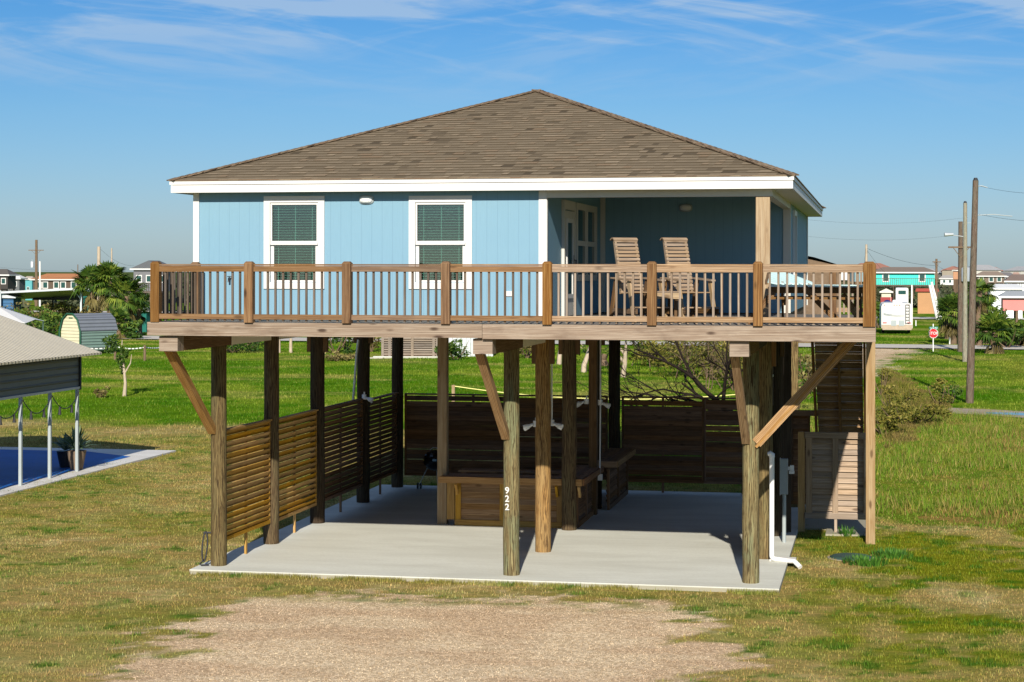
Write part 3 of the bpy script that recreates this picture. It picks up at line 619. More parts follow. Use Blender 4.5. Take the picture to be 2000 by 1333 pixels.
# near-black sheets added behind the front windows to stand for unlit rooms
part('dark_backing', M['darkroom'], lambda m: (m.box(XL + .12, XP - .12, .9, .95, ZF, ZW), m.box(XL + .12, XP - .12, .12, .89, ZW - .06, ZW - .01)))
def trimf(m):
    m.box(XL - .03, XL + .085, -.03, -.002, ZF, ZW - .16); m.box(XL - .032, XL - .002, 0, .10, ZF, ZW - .16)
part('corner_trim', M['white'], trimf)
part('corner_trim', M['white'], lambda m: (m.box(XP - .13, XP + .02, -.03, -.002, ZF, ZW - .16), m.box(XP + .002, XP + .025, 0, .08, ZF, ZW - .16)))
part('corner_trim', M['offwhite'], lambda m: (m.box(XP + .002, XP + .10, YP - .10, YP - .002, ZF, ZW)))
part('corner_trim', M['offwhite'], lambda m: (m.box(XR - .13, XR + .03, YP - .03, YP - .002, ZF, ZW), m.box(XR + .002, XR + .03, YP, YP + .12, ZF, ZW)))
part('corner_trim', M['offwhite'], lambda m: (m.box(XR + .002, XR + .03, YB - .12, YB + .02, ZF, ZW)))
# roof
EX0, EX1, EY0, EY1, EZ = -.86, 10.84, -.36, 17.45, 7.30
AP = Vector((4.99, 6.35, 9.53)); AQ = Vector((4.99, 11.1, 9.53))
def rooffaces(m):
    c = [Vector((EX0, EY0, EZ)), Vector((EX1, EY0, EZ)), Vector((EX1, EY1, EZ)), Vector((EX0, EY1, EZ))]
    def f(pts, along):
        al = Vector(along); o = pts[0]; n = (pts[1] - o).cross(pts[-1] - o).normalized(); sl = n.cross(al).normalized()
        if sl.z < 0: sl = -sl
        m.face(pts, [((p - o).dot(al), (p - o).dot(sl)) for p in pts])
    f([c[0], c[1], AP], (1, 0, 0)); f([c[1], c[2], AQ, AP], (0, 1, 0)); f([c[2], c[3], AQ], (-1, 0, 0)); f([c[3], c[0], AP, AQ], (0, -1, 0))
    m.face([c[3], c[2], c[1], c[0]])
def clip_poly(poly, clip):
    out = poly
    n = len(clip)
    for i in range(n):
        ax, ay = clip[i]; bx, by = clip[(i + 1) % n]; inp, out = out, []
        if not inp: return []
        sd = lambda p: (bx - ax) * (p[1] - ay) - (by - ay) * (p[0] - ax)
        for k in range(len(inp)):
            P, Q = inp[k], inp[(k + 1) % len(inp)]; sp, sq = sd(P), sd(Q)
            if sp >= 0: out.append(P)
            if (sp >= 0) != (sq >= 0): f = sp / (sp - sq); out.append((P[0] + (Q[0] - P[0]) * f, P[1] + (Q[1] - P[1]) * f))
    return out
def shingled(m):
    rooffaces(m)
    c = [Vector((EX0, EY0, EZ)), Vector((EX1, EY0, EZ)), Vector((EX1, EY1, EZ)), Vector((EX0, EY1, EZ))]
    for pts, al in (([c[0], c[1], AP], (1, 0, 0)), ([c[1], c[2], AQ, AP], (0, 1, 0)), ([c[2], c[3], AQ], (-1, 0, 0)), ([c[3], c[0], AP, AQ], (0, -1, 0))):
        al = Vector(al); o = pts[0]; n = (pts[1] - o).cross(pts[-1] - o).normalized(); sl = n.cross(al).normalized()
        if sl.z < 0: sl = -sl
        cl = [((p - o).dot(al), (p - o).dot(sl)) for p in pts]; W_ = cl[1][0]; H_ = max(q[1] for q in cl); row = .185; j = 0
        while j * row < H_:
            v0 = j * row; v1 = v0 + row * 1.03; u = -rng.random() * .3; j += 1
            while u < W_:
                w_ = rng.choice((.12, .15, .18, .22, .27)); ln = .05 * rng.random(); tone = rng.random() * (.55 if rng.random() < .35 else 1)
                q = clip_poly([(u, v0), (u + w_, v0), (u + w_ + .03, v1), (u + .03, v1)], cl); th = .010 + .012 * tone
                if len(q) > 2:
                    P3 = [o + al * a + sl * b + n * (.003 + th * max(0, 1 - (b - v0) / row)) for a, b in q]; m.face(P3, [(a, b) for a, b in q], tone)
                    lo = [(a, b) for a, b in q if abs(b - v0) < 1e-5]
                    if len(lo) >= 2:
                        a0, a1 = min(lo)[0], max(lo)[0]; m.face([o + al * a0 + sl * v0 + n * .001, o + al * a1 + sl * v0 + n * .001, o + al * a1 + sl * v0 + n * (.003 + th), o + al * a0 + sl * v0 + n * (.003 + th)], None, 0)
                u += w_
t = NT('brown_shingle_tabs'); rp_ = t.new('ValToRGB'); t.put(rp_.inputs[0], t.attr('rnd')); e = rp_.color_ramp; e.elements[0].color = c4(.075, .058, .038); e.elements[1].color = c4(.29, .23, .155)
for p_, c_ in ((.06, (.16, .125, .082)), (.5, (.205, .162, .108)), (.75, (.25, .195, .13)), (.85, (.22, .158, .10))): q_ = e.elements.new(p_); q_.color = c4(*c_)
gr_n = t.noise(t.gen(), 55, 2, .7); big_ = t.noise(t.gen(), .5, 4, .6)
cc_ = t.mix(t.rng(gr_n, .35, .7, 0, .35), rp_.outputs[0], t.mix(1, rp_.outputs[0], c4(.55, .52, .5), 'MULTIPLY')); cc_ = t.mix(t.rng(big_, .4, .7, 0, .15), cc_, t.mix(1, rp_.outputs[0], c4(.6, .6, .6), 'MULTIPLY'))
M['tabs'] = t.done(cc_, .95, .1)
_rs = rng.getstate(); roof = part('roof', M['tabs'], shingled); rng.setstate(_rs)
def capf(m):
    for a, b in (((EX0, EY0, EZ), AP), ((EX1, EY0, EZ), AP), ((EX1, EY1, EZ), AQ), ((EX0, EY1, EZ), AQ), (AP, AQ)):
        a = Vector(a); b = Vector(b); n = int((b - a).length / .16)
        for i in range(n):
            p = a.lerp(b, i / n); q = a.lerp(b, (i + 1.15) / n); m.board(p + Vector((0, 0, .012)), q + Vector((0, 0, .022)), .24, .02, (0, 0, 1))
cap = one(capf, 'ridge_cap', M['cap'], roof)
def fasc(m):
    for (o, z0, z1) in ((.0, 7.075, 7.215), (.02, 7.225, 7.295)):
        m.box(EX0 - o + .05, EX1 + o - .05, EY0 - o + .02, EY0 - o + .05, z0, z1); m.box(EX0 - o + .05, EX1 + o - .05, EY1 + o - .05, EY1 + o - .02, z0, z1)
        m.box(EX0 - o + .02, EX0 - o + .05, EY0 - o + .02, EY1 + o - .02, z0, z1); m.box(EX1 + o - .05, EX1 + o - .02, EY0 - o + .02, EY1 + o - .02, z0, z1)
part('fascia', M['white'], fasc)
part('drip_edge', M['cap'], lambda m: (m.box(EX0, EX1, EY0 - .02, EY0 + .02, 7.297, 7.315), m.box(EX1 - .02, EX1 + .02, EY0, EY1, 7.297, 7.315), m.box(EX0 - .02, EX0 + .02, EY0, EY1, 7.297, 7.315)))
def soff(m):
    z0, z1 = 7.09, 7.10
    m.box(EX0 + .05, EX1 - .05, EY0 + .05, -.002, z0, z1); m.box(EX0 + .05, XL - .002, 0, YB, z0, z1); m.box(XR + .002, EX1 - .05, 0, EY1 - .05, z0, z1); m.box(XP + .002, XR, .12, YP - .002, 7.232, 7.245)
part('soffit', M['soffit'], soff)
part('porch_beam', M['offwhite'], lambda m: (m.box(XP + .026, XR + .02, -.05, .10, 6.95, 7.088), m.box(XR - .14, XR + .02, .102, YP - .04, 6.95, 7.088), m.box(XP + .026, XR - .15, .102, .14, 7.10, 7.24)))
pc = part('porch_column', M['column'], lambda m: m.box(10.15, 10.40, -.06, .14, ZF, 6.948, .6))
# windows
def window(x0, x1, z0, z1, y=0):
    w_ = T('window', '', ''); del w_['label'], w_['category']; w_.parent = house
    fr = MB(); t = .12; yy = y - .034
    fr.box(x0, x0 + t, yy, y - .002, z0, z1); fr.box(x1 - t, x1, yy, y - .002, z0, z1); fr.box(x0 + t, x1 - t, yy, y - .002, z1 - t, z1); fr.box(x0 + t, x1 - t, yy, y - .002, z0, z0 + t)
    fr.build('frame', M['white'], w_, True)
    sh = MB(); a0, a1, b0, b1 = x0 + t, x1 - t, z0 + t, z1 - t; mid = b0 + (b1 - b0) * .49; e = .035
    for (c0, c1, yo, ee) in ((mid, b1, -.01, e), (b0, mid, .02, e + .03)):
        sh.box(a0 + .005, a0 + ee, y + yo, y + yo + .03, c0, c1 - .005); sh.box(a1 - ee, a1 - .005, y + yo, y + yo + .03, c0, c1 - .005)
        sh.box(a0 + ee, a1 - ee, y + yo, y + yo + .03, c1 - e * 1.2, c1 - .005); sh.box(a0 + ee, a1 - ee, y + yo, y + yo + .03, c0, c0 + e * 1.2)
    sh.box(a0 + .01, a1 - .01, y - .03, y - .012, mid - .03, mid + .025)
    sh.build('sash', M['white'], w_, True)
    one(lambda m: m.box(a0 + .01, a1 - .01, y + .034, y + .038, b0 + .01, b1 - .01), 'pane', M['glass'], w_, True)
    bl = MB(); z = b1 - .03
    while z > b0 + .02: bl.board((a0 + .02, y + .085, z), (a1 - .02, y + .085, z), .04, .0015, (0, .45, 1), .5); z -= .05
    for k in (.15, .5, .85): xx = a0 + (a1 - a0) * k; bl.box(xx - .002, xx + .002, y + .067, y + .069, b0, b1)
    bl.build('blind', M['blind'], w_, True)
window(*W1); window(*W2)
# porch door and twin window on the side wall (plane x = XP, facing +x)
def sidebox(m, y0, y1, z0, z1, d0, d1): m.box(XP + d0, XP + d1, y0, y1, z0, z1)
M['darkglass'] = plain('dark_teal_glass', c4(.02, .07, .065), .06, .5)
door = part('door', M['offwhite'], lambda m: sidebox(m, 1.85, 2.98, ZF + .03, 6.78, .002, .045))
one(lambda m: (sidebox(m, 1.73, 1.85, ZF, 6.98, .002, .06), sidebox(m, 2.98, 3.10, ZF, 6.98, .002, .06), sidebox(m, 1.85, 2.98, 6.80, 6.98, .002, .06)), 'door_frame', M['offwhite'], door)
one(lambda m: sidebox(m, 2.12, 2.72, 5.15, 6.55, .046, .052), 'pane', M['darkglass'], door)
one(lambda m: (sidebox(m, 2.04, 2.12, 5.07, 6.63, .046, .066), sidebox(m, 2.72, 2.80, 5.07, 6.63, .046, .066), sidebox(m, 2.12, 2.72, 6.55, 6.63, .046, .066), sidebox(m, 2.12, 2.72, 5.07, 5.15, .046, .066)), 'glazing_trim', M['white'], door)
one(lambda m: (m.tube([(XP + .05, 2.9, 5.62), (XP + .1, 2.9, 5.62), (XP + .1, 2.9, 5.82), (XP + .05, 2.9, 5.82)], .016, 6), m.box(XP + .046, XP + .06, 2.87, 2.93, 5.60, 5.92)), 'handle', M['black'], door)
sw = T('window', '', ''); del sw['label'], sw['category']; sw.parent = house
def swf(m):
    y0, y1, z0, z1 = 3.3, 6.05, 5.40, 6.98
    for a in (y0, (y0 + y1) / 2 - .06, y1 - .12): sidebox(m, a, a + .12, z0, z1, .002, .06)
    sidebox(m, y0 + .12, y1 - .12, z1 - .13, z1, .002, .058); sidebox(m, y0 + .12, y1 - .12, z0, z0 + .13, .002, .058); sidebox(m, y0 + .12, y1 - .12, 6.12, 6.22, .002, .045)
one(swf, 'frame', M['offwhite'], sw, True)
one(lambda m: sidebox(m, 3.42, 5.93, 5.5, 6.9, .002, .012), 'pane', M['darkglass'], sw, True)
rw_ = T('window', '', ''); del rw_['label'], rw_['category']; rw_.parent = house
def rwf(m):
    y0, y1, z0, z1 = 8.6, 9.9, 5.3, 6.98
    m.box(XR + .002, XR + .05, y0, y0 + .12, z0, z1); m.box(XR + .002, XR + .05, y1 - .12, y1, z0, z1); m.box(XR + .002, XR + .05, y0 + .12, y1 - .12, z1 - .12, z1); m.box(XR + .002, XR + .05, y0 + .12, y1 - .12, z0, z0 + .12)
one(rwf, 'frame', M['white'], rw_, True)
one(lambda m: m.box(XR + .002, XR + .012, 8.7, 9.8, 5.4, 6.9), 'pane', M['darkglass'], rw_, True)
# bulkhead lights, outlet, hose bib
def oval(m, c, rx, rz, dy, n=18):
    prof = [(1.0, 0), (.92, .5), (.6, .9), (.0, 1.0)]
    for a, b in zip(prof, prof[1:]):
        for k in range(n):
            def pt(pr, k): th = 6.28318 * k / n; cx_ = math.copysign(abs(math.cos(th)) ** .7, math.cos(th)); sx_ = math.copysign(abs(math.sin(th)) ** .7, math.sin(th)); return (c[0] + rx * pr[0] * cx_, c[1] - dy * pr[1], c[2] + rz * pr[0] * sx_)
            m.face([pt(a, k), pt(a, k + 1), pt(b, k + 1), pt(b, k)][::-1] if b[0] > 0 else [pt(a, k + 1), pt(a, k), (c[0], c[1] - dy, c[2])], None, .5, True)
for (px, py, yy) in ((716, 391, 0), (1339, 406, YP)):
    x = onY(px, yy); z = zat(py, x, yy)
    L_ = part('wall_light', M['greymetal'], lambda m: oval(m, (x, yy - .003, z), .15, .09, .06))
    one(lambda m: oval(m, (x, yy - .045, z), .12, .065, .06), 'lamp_glass', M['lamp_glass'], L_)
x = onY(995, 0); part('power_outlet', M['white'], lambda m: m.box(x - .055, x + .055, -.03, -.002, zat(579, x, 0), zat(569, x, 0)))
x = onY(450, 0); z = zat(545, x, 0)
part('water_tap', M['black'], lambda m: (m.tube([(x, 0, z), (x, -.09, z), (x, -.1, z - .07)], .018, 6), m.box(x - .04, x + .04, -.07, -.055, z + .03, z + .045), m.tube([(x, -.06, z), (x, -.06, z + .04)], .01, 6)))

# deck floor and rim
XD0, XD1, YD0, YD1 = -.40, 12.27, -2.60, 6.1
def deckf(m):
    y = YD0 + .05
    while y < YD1:
        x0 = XD0 + .05 if y < -.06 else (XP + .05 if y < YP else XR + .05)
        if y > -.14 and y < .0: x0 = XP + .05 if y + .13 > -.035 else x0
        m.box(x0, XD1 - .045, y, y + .135, 4.655, 4.695); y += .143
part('deck_floor', M['deck'], deckf)
ym = onY(942, YD0)
part('rim_board', M['rim'], lambda m: m.box(XD0, ym - .004, YD0, YD0 + .045, 4.455, 4.692, .35))
part('rim_board', M['rim'], lambda m: m.box(ym + .004, XD1, YD0 - .006, YD0 + .045, 4.44, 4.692, .75))
part('rim_board', M['rim'], lambda m: (m.box(XD1 - .042, XD1, YD0 + .047, YD1, 4.445, 4.692, .3)))
part('rim_board', M['rim'], lambda m: (m.box(XD0, XD0 + .042, YD0 + .047, -.04, 4.455, 4.692, .3)))
# girders, piles, braces
CXs = (0.0, 5.67, 10.06)
for i, cx_ in enumerate(CXs):
    px0 = (311, 924, 1425)[i]; px1 = (347, 962, 1463)[i]; a0, a1 = onY(px0, -2.5), onY(px1, -2.5)
    part('girder', M['rim'], lambda m: m.box(a0, a1, -2.5, -2.2, 4.175, 4.438, .6))
    part('girder', M['beam'], lambda m: m.box(a1 - .10, a1 - .003, -2.197, .35, 4.175, 4.436, .5))
    part('girder', M['beam'], lambda m: m.box(a0 + .003, a0 + .08, -2.197, .35, 4.175, 4.436, .5))
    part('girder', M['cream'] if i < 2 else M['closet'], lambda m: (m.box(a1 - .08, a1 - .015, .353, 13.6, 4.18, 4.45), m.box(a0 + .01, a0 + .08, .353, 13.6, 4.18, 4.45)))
ROWS = (0.0, 2.95, 6.2, 10.0, 13.3)
for i, cx_ in enumerate(CXs):
    for j, yy in enumerate(ROWS):
        xx = cx_ + (.0 if j == 0 else .07); rr = (.148, .155, .16, .155, .15)[j]
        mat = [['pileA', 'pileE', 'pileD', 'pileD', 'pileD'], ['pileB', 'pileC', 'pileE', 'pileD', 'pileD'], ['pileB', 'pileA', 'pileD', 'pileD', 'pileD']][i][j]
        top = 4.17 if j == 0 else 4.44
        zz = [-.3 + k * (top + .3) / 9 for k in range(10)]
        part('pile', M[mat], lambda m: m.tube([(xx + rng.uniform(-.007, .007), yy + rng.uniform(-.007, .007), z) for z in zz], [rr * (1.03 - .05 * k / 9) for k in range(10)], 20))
        if j > 0 and not (i == 0 and j == 1):
            part('cleat', M['beam'] if j < 4 else M['pileD'], lambda m: (m.box(xx + rr - .02, xx + rr + .07, yy - .07, yy + .07, 3.70 + .05 * j, 4.44), m.box(xx - rr - .07, xx - rr + .02, yy - .07, yy + .07, 3.70 + .05 * j, 4.44)))
for i, cx_ in enumerate(CXs):
    xx = cx_ - .10
    part('brace', M['brace'], lambda m: m.board((xx - .02, -2.30, 4.22), (xx + .02, -.13, 2.56), .14, .14, (0, .6, .75)))
    one(lambda m: m.tube([(xx + .02, -.27, 2.63), (xx + .02, -.215, 2.66)], .02, 8), 'bolt', M['steel'], house)
part('brace', M['brace'], lambda m: m.board((10.16, -.06, 2.45), (11.9, -.06, 4.44), .05, .2, (0, -1, 0)))
part('brace', M['brace'], lambda m: m.board((10.17, -.115, 2.52), (11.9, -.115, 4.44), .045, .19, (-.75, 0, .66)))
sp_ = G(1702, 1066)
part('deck_post', M['column'], lambda m: m.box(12.06, 12.25, 5.82, 6.01, -.4, 4.69, .4))
part('deck_post', M['pileA'], lambda m: m.box(10.24, 10.44, 11.1, 11.3, -.3, 4.44, .9))
part('deck_post', M['column'], lambda m: m.box(onY(857, 6.6), onY(875, 6.6), 6.48, 6.68, -.02, 4.5, .2))
part('deck_post', M['beam'], lambda m: m.box(5.78, 5.96, 8.75, 8.93, -.02, 4.5, .9))
# dark closet under the house
cl = T('storage_closet', 'dark plywood storage closet between the right hand piles under the house', 'closet')
def clf(m):
    y = 3.12
    while y < 6.0: m.box(10.02, 10.06, y, y + .19, .02, 4.16); y += .2
one(clf, 'side_wall', M['closet'], cl)
one(lambda m: [m.box(x, x + .165, 6.6, 6.64, .02, 4.40) for x in (10.15, 10.32)], 'end_wall', M['closet'], cl)
one(lambda m: [m.box(x, x + .165, 9.0, 9.04, .02, 4.40) for x in (10.15,)], 'rear_wall', M['closet'], cl)

cx0 = onY(1507, 3.05); zc = zat(738, 10.2, 3.05)
one(lambda m: (m.box(10.235, 10.25, 3.6, 3.64, zc - .22, zc + .22), m.box(10.235, 10.25, 3.2, 4.0, zc - .02, zc + .02)), 'cross_ornament', M['steel'], cl)
one(lambda m: (m.box(10.08, 10.24, 3.15, 4.1, zc - .6, zc + .6)), 'door', M['closet'], cl)
# white numbers on the middle front pile
for i, ch in enumerate('922'):
    z = zat(959 + i * 16.2, 5.67, -.16)
    o = text_mesh(ch, .165, .004, 'house_number', M['white'], Matrix.Translation((5.62, -.156, z)) @ Matrix.Rotation(R(90), 4, 'X'), house)
# conduits and floodlights
def flood(loc, pole_top, sgn=1, lab=''):
    t_ = T('floodlight', lab, 'light', loc, 0, 'white twin floodlights under the house')
    one(lambda m: m.tube([(0, 0, 0), (0, 0, pole_top)], .018, 8), 'conduit', M['pvc'], t_, True)
    one(lambda m: m.tube([(0, -.02, -.06), (0, -.02, .06)], .055, 10), 'mount', M['pvc'], t_, True)
    for k, a in enumerate((.6, 1.0)):
        d = Vector((sgn * math.cos(.5 * a), -.3 * (1 if k == 0 else -.5), -math.sin(.5 * a))).normalized()
        p = Vector((sgn * .05, -.05 - .05 * k, -.01)); one(lambda m: m.tube([p, p + d * .09, p + d * .1, p + d * .20], [.025, .03, .042, .046], 10), 'lamp_head', M['pvc'], t_, True)
def PT(px, py, y): x = onY(px, y); return (x, y, zat(py, x, y))
p = PT(1078, 826, 3.1); flood((p[0], 3.1, p[2]), 4.4 - p[2], 1, 'white twin floodlight hanging from a conduit right of the amber pile')
p = PT(1047, 828, 2.95); flood((p[0], 2.95, p[2]), .12, -1, 'white twin floodlight fixed to the left side of the amber pile')
p = PT(1173, 786, 8.7); flood((p[0], 8.7, p[2]), 4.4 - p[2], 1, 'white twin floodlight on the conduit above the end of the bar counter')
p = PT(1146, 784, 8.7); flood((p[0], 8.7, p[2]), .12, -1, 'white twin floodlight on the left of the square post behind the bar')
p = PT(712, 776, 9.8); flood((p[0], 9.8, p[2]), .12, 1, 'white twin floodlight on the pile at the left slatted screen')
tag(one(lambda m: (m.tube([PT(1173, 786, 8.65), PT(1172, 930, 8.65)], .016, 8), m.box(PT(1173, 930, 8.65)[0] - .05, PT(1173, 930, 8.65)[0] + .05, 8.58, 8.68, PT(1173, 938, 8.65)[2], PT(1173, 926, 8.65)[2])), 'outlet_conduit', M['pvc']), 'white conduit with outlet box going down beside the bar counter', 'conduit')
tag(one(lambda m: m.tube([PT(700, 664, 9.7), PT(697, 690, 9.7), PT(690, 785, 9.7)], .03, 8), 'drain_hose', M['steel']), 'slanting grey pipe hanging in front of the left screen pile', 'pipe')

# ------------------------------------------------------------------ deck railing
rail = T('deck_railing', 'weathered timber railing with square posts round the front of the deck', 'railing')
def rp(name, mat, fn): return one(fn, name, mat, rail)
pxs = [302, 488, 679, 872, 1070, 1274, 1481, 1698]; yr = YD0 + .03
postx = [onY(p, yr) for p in pxs]; postx[0] += .02
def rpost(x, y, z0=4.694, z1=5.765, s=.15, front=False):
    def f(m):
        h = s / 2; r = rng.random(); zc = z1 - .035; ou = rng.random() * 30
        m.board((x, y, z0), (x, y, zc), s, s, (0, 1, 0), r)
        i = h * .62; b = [(x - h, y - h, zc), (x + h, y - h, zc), (x + h, y + h, zc), (x - h, y + h, zc)]; tt = [(x - i, y - i, z1), (x + i, y - i, z1), (x + i, y + i, z1), (x - i, y + i, z1)]
        for k in range(4): m.face([b[k], b[(k + 1) % 4], tt[(k + 1) % 4], tt[k]], None, r)
        m.face(tt, None, r)
    return rp('post', M['post'], f)
for i, x in enumerate(postx): rpost(x, yr - .02 + (.04 if i in (0, 7) else 0), 4.694, 5.765, .155 if i < 7 else .20)
xl = XD0 + .07; xr_ = XD1 - .08; ye = 6.0
rpost(xl + .02, -.42); rpost(xr_, 1.4); rpost(xr_, 3.7, 4.694, 5.70); rpost(xr_, ye); rpost(XR + .95, ye, 4.694, 5.70)
segs = [((postx[i], yr), (postx[i + 1], yr)) for i in range(7)] + [((xl, yr), (xl, -.42)), ((xr_, yr), (xr_, 1.4)), ((xr_, 1.4), (xr_, 3.7)), ((xr_, 3.7), (xr_, ye)), ((xr_, ye), (XR + .95, ye))]
for k, (a, b) in enumerate(segs):
    a = Vector((*a, 0)); b = Vector((*b, 0)); d = (b - a).normalized(); inn = Vector((-d.y, d.x, 0)) if k < 7 else (Vector((1, 0, 0)) if k == 7 else Vector((-1, 0, 0)) if k < 11 else Vector((0, -1, 0)))
    a2, b2 = a + d * .08, b - d * .08; r = rng.random(); z = Vector((0, 0, 1))
    o = inn * .0
    rp('top_rail', M['rail' if (k < 4 or k == 7) else 'rail2'], lambda m: (m.board(a2 + z * 5.705, b2 + z * 5.705, .09, .028, (0, 0, 1), r + .3), m.board(a2 + z * 5.635 - inn * .025, b2 + z * 5.635 - inn * .025, .036, .10, (0, 0, 1), r)))
    rp('bottom_rail', M['rail' if (k < 4 or k == 7) else 'rail2'], lambda m: m.board(a2 + z * 4.795 - inn * .025, b2 + z * 4.795 - inn * .025, .036, .088, (0, 0, 1), rng.random()))
    if k < 8:
        n = 11 if k < 7 else 11
        for q in range(n):
            p = a2.lerp(b2, (q + .75) / (n + .5)) + inn * .012
            rp('baluster', M['baluster' if (k < 4 or k == 7) else 'baluster2'], lambda m: m.board(p + z * 4.715, p + z * 5.68, .036, .036, (0, 1, 0)))
    else:
        n = {8: 5, 9: 0, 10: 0, 11: 7}[k]
        for q in range(n):
            p = a2.lerp(b2, (q + .75) / (n + .5)) + inn * .012
            rp('baluster', M['baluster' if (k < 4 or k == 7) else 'baluster2'], lambda m: m.board(p + z * 4.715, p + z * 5.68, .036, .036, (0, 1, 0)))

# ------------------------------------------------------------------ slatted screens
def screen(name, label, p0, p1, z0, z1, mat, side, stiles=(.5,), tilt=60, pitch=.115, sw_=.134, legs=True, group='slatted timber screens round the carport', zleg=-.0, fw=.07, slatvar=0, cat='screen', post_ends=True, slatmat=None):
    """side: +1/-1 which horizontal normal is the outside; slats lean so that their outer edge hangs low"""
    a = Vector((*p0, 0)); b = Vector((*p1, 0)); d = (b - a).normalized(); nrm = Vector((d.y, -d.x, 0)) * side; z = Vector((0, 0, 1))
    t_ = T(name, label, cat, (a.x, a.y, 0), 0, group)
    one(lambda m: m.board(a + z * (z1 - .02), b + z * (z1 - .02), .13, .035, (0, 0, 1)), 'top_rail', M[mat], t_)
    one(lambda m: m.board(a + z * (z0 + .03), b + z * (z0 + .03), .05, .07, (0, 0, 1)), 'bottom_rail', M[mat], t_)
    for f in ([0, 1] if post_ends else []) + list(stiles):
        p = a.lerp(b, f); p = p + d * (.02 if f == 0 else -.02 if f == 1 else 0)
        zl = zleg if (legs and f not in (0, 1)) else z0
        off = nrm * ((.03 if group and legs and cat == 'screen' else -.045) if f not in (0, 1) else 0)
        one(lambda m: m.board(p + off + z * zl, p + off + z * (z1 - .04), .045, .06, tuple(d)), 'stile', M[mat], t_)
    def sl(m):
        zz = z0 + .10
        while zz < z1 - .045:
            tl = R(tilt + rng.uniform(-slatvar, slatvar)); up = nrm * (-math.cos(tl)) + z * math.sin(tl)
            m.board(a + d * .03 + z * zz, b - d * .03 + z * (zz + rng.uniform(-.004, .004)), .014, sw_, tuple(up)); zz += pitch + (.02 if slatvar and rng.random() < .25 else 0)
    one(sl, 'slats', M[slatmat or mat], t_)
    return t_
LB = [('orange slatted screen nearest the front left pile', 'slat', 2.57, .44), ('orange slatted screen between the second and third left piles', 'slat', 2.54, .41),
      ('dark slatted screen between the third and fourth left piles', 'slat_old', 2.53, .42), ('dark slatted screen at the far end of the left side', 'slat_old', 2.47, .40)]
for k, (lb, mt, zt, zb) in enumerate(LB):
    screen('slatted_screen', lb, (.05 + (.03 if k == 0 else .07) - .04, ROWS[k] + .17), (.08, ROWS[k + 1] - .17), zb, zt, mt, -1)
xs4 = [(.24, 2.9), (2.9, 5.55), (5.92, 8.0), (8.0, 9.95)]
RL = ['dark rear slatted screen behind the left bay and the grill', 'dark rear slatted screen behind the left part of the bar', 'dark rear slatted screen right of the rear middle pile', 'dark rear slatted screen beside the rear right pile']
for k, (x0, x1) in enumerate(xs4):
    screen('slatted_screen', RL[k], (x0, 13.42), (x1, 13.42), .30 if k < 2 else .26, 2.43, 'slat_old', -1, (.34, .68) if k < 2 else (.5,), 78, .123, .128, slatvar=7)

# bar counter
bar = T('bar_counter', 'L shaped timber bar counter with slatted front under the house', 'bar')
def bp(n, mt, fn): return one(fn, n, M[mt], bar)
x0, x1, yb = 2.98, 5.55, 6.40
bp('counter_top', 'barw', lambda m: [m.box(x0 - .12, x1 + .45, yb - .20 + .145 * k, yb - .20 + .145 * k + .137, 1.05, 1.09) for k in range(5)])
bp('counter_edge', 'barw', lambda m: m.box(x0 - .14, x1 + .47, yb - .24, yb - .205, .955, 1.092, .8))
bp('counter_top', 'barw', lambda m: [m.box(x1 - .2 + .165 * k, x1 - .2 + .165 * k + .157, yb + .54, 9.2, 1.05, 1.09) for k in range(4)])
bp('counter_top', 'barw', lambda m: [m.box(x1 + .12 + .155 * k, x1 + .12 + .155 * k + .147, 9.6, 13.0, 1.11, 1.15) for k in range(4)])
bp('counter_edge', 'slat_old', lambda m: m.box(x1 + .48, x1 + .515, yb - .2, 9.2, .955, 1.092))
bp('counter_edge', 'barw', lambda m: (m.box(x1 + .10, x1 + .76, 9.56, 9.595, 1.01, 1.15), m.box(x1 + .745, x1 + .78, 9.6, 13.0, 1.01, 1.15)))
for xx in (x0, x0 + .19, (x0 + x1) / 2 - .1, x1 - .12): bp('stile', 'slat', lambda m: m.box(xx, xx + (.17 if xx == x0 else .12), yb - .02, yb + .05, .13, .95))
bp('bottom_rail', 'slat', lambda m: m.box(x0 + .18, x1 + .1, yb - .04, yb + .02, .0, .13))
def bsl(m):
    z = .19
    while z < .93: m.board((x0 + .2, yb + .04, z), (x1, yb + .04, z), .02, .145, (0, .35, .93)); z += .122
bp('slats', 'barw', bsl)
def bsl2(m):
    for (xx, y0, y1) in ((x1 + .28, yb + .15, 9.1), (x1 + .52, 9.7, 13.0)):
        z = .16
        while z < .93: m.board((xx, y0, z), (xx, y1, z), .02, .145, (-.35, 0, .93)); z += .122
        for yy in (y0, (y0 + y1) / 2, y1): m.box(xx + .005, xx + .06, yy - .05, yy + .05, .0, .95)
        m.box(xx, xx + .065, y0 + .05, y1 - .05, 0, .12)
bp('slats', 'slat_old', bsl2)
for xx in (x0 + .24, x1 - .10, x1 + .40): bp('bracket', 'slat', lambda m: m.board((xx, yb - .02, .70), (xx + (.0), yb - .2, .945), .05, .08, (0, .6, .6)))
bp('counter_top', 'barw', lambda m: [m.box(x0 - .15, x1 - .3, 8.2 + .15 * k, 8.2 + .15 * k + .14, .98, 1.02) for k in range(3)])
bp('leg', 'slat_old', lambda m: [m.box(xx, xx + .09, 8.3, 8.39, 0, .98) for xx in (x0 - .1, x1 - .5)])

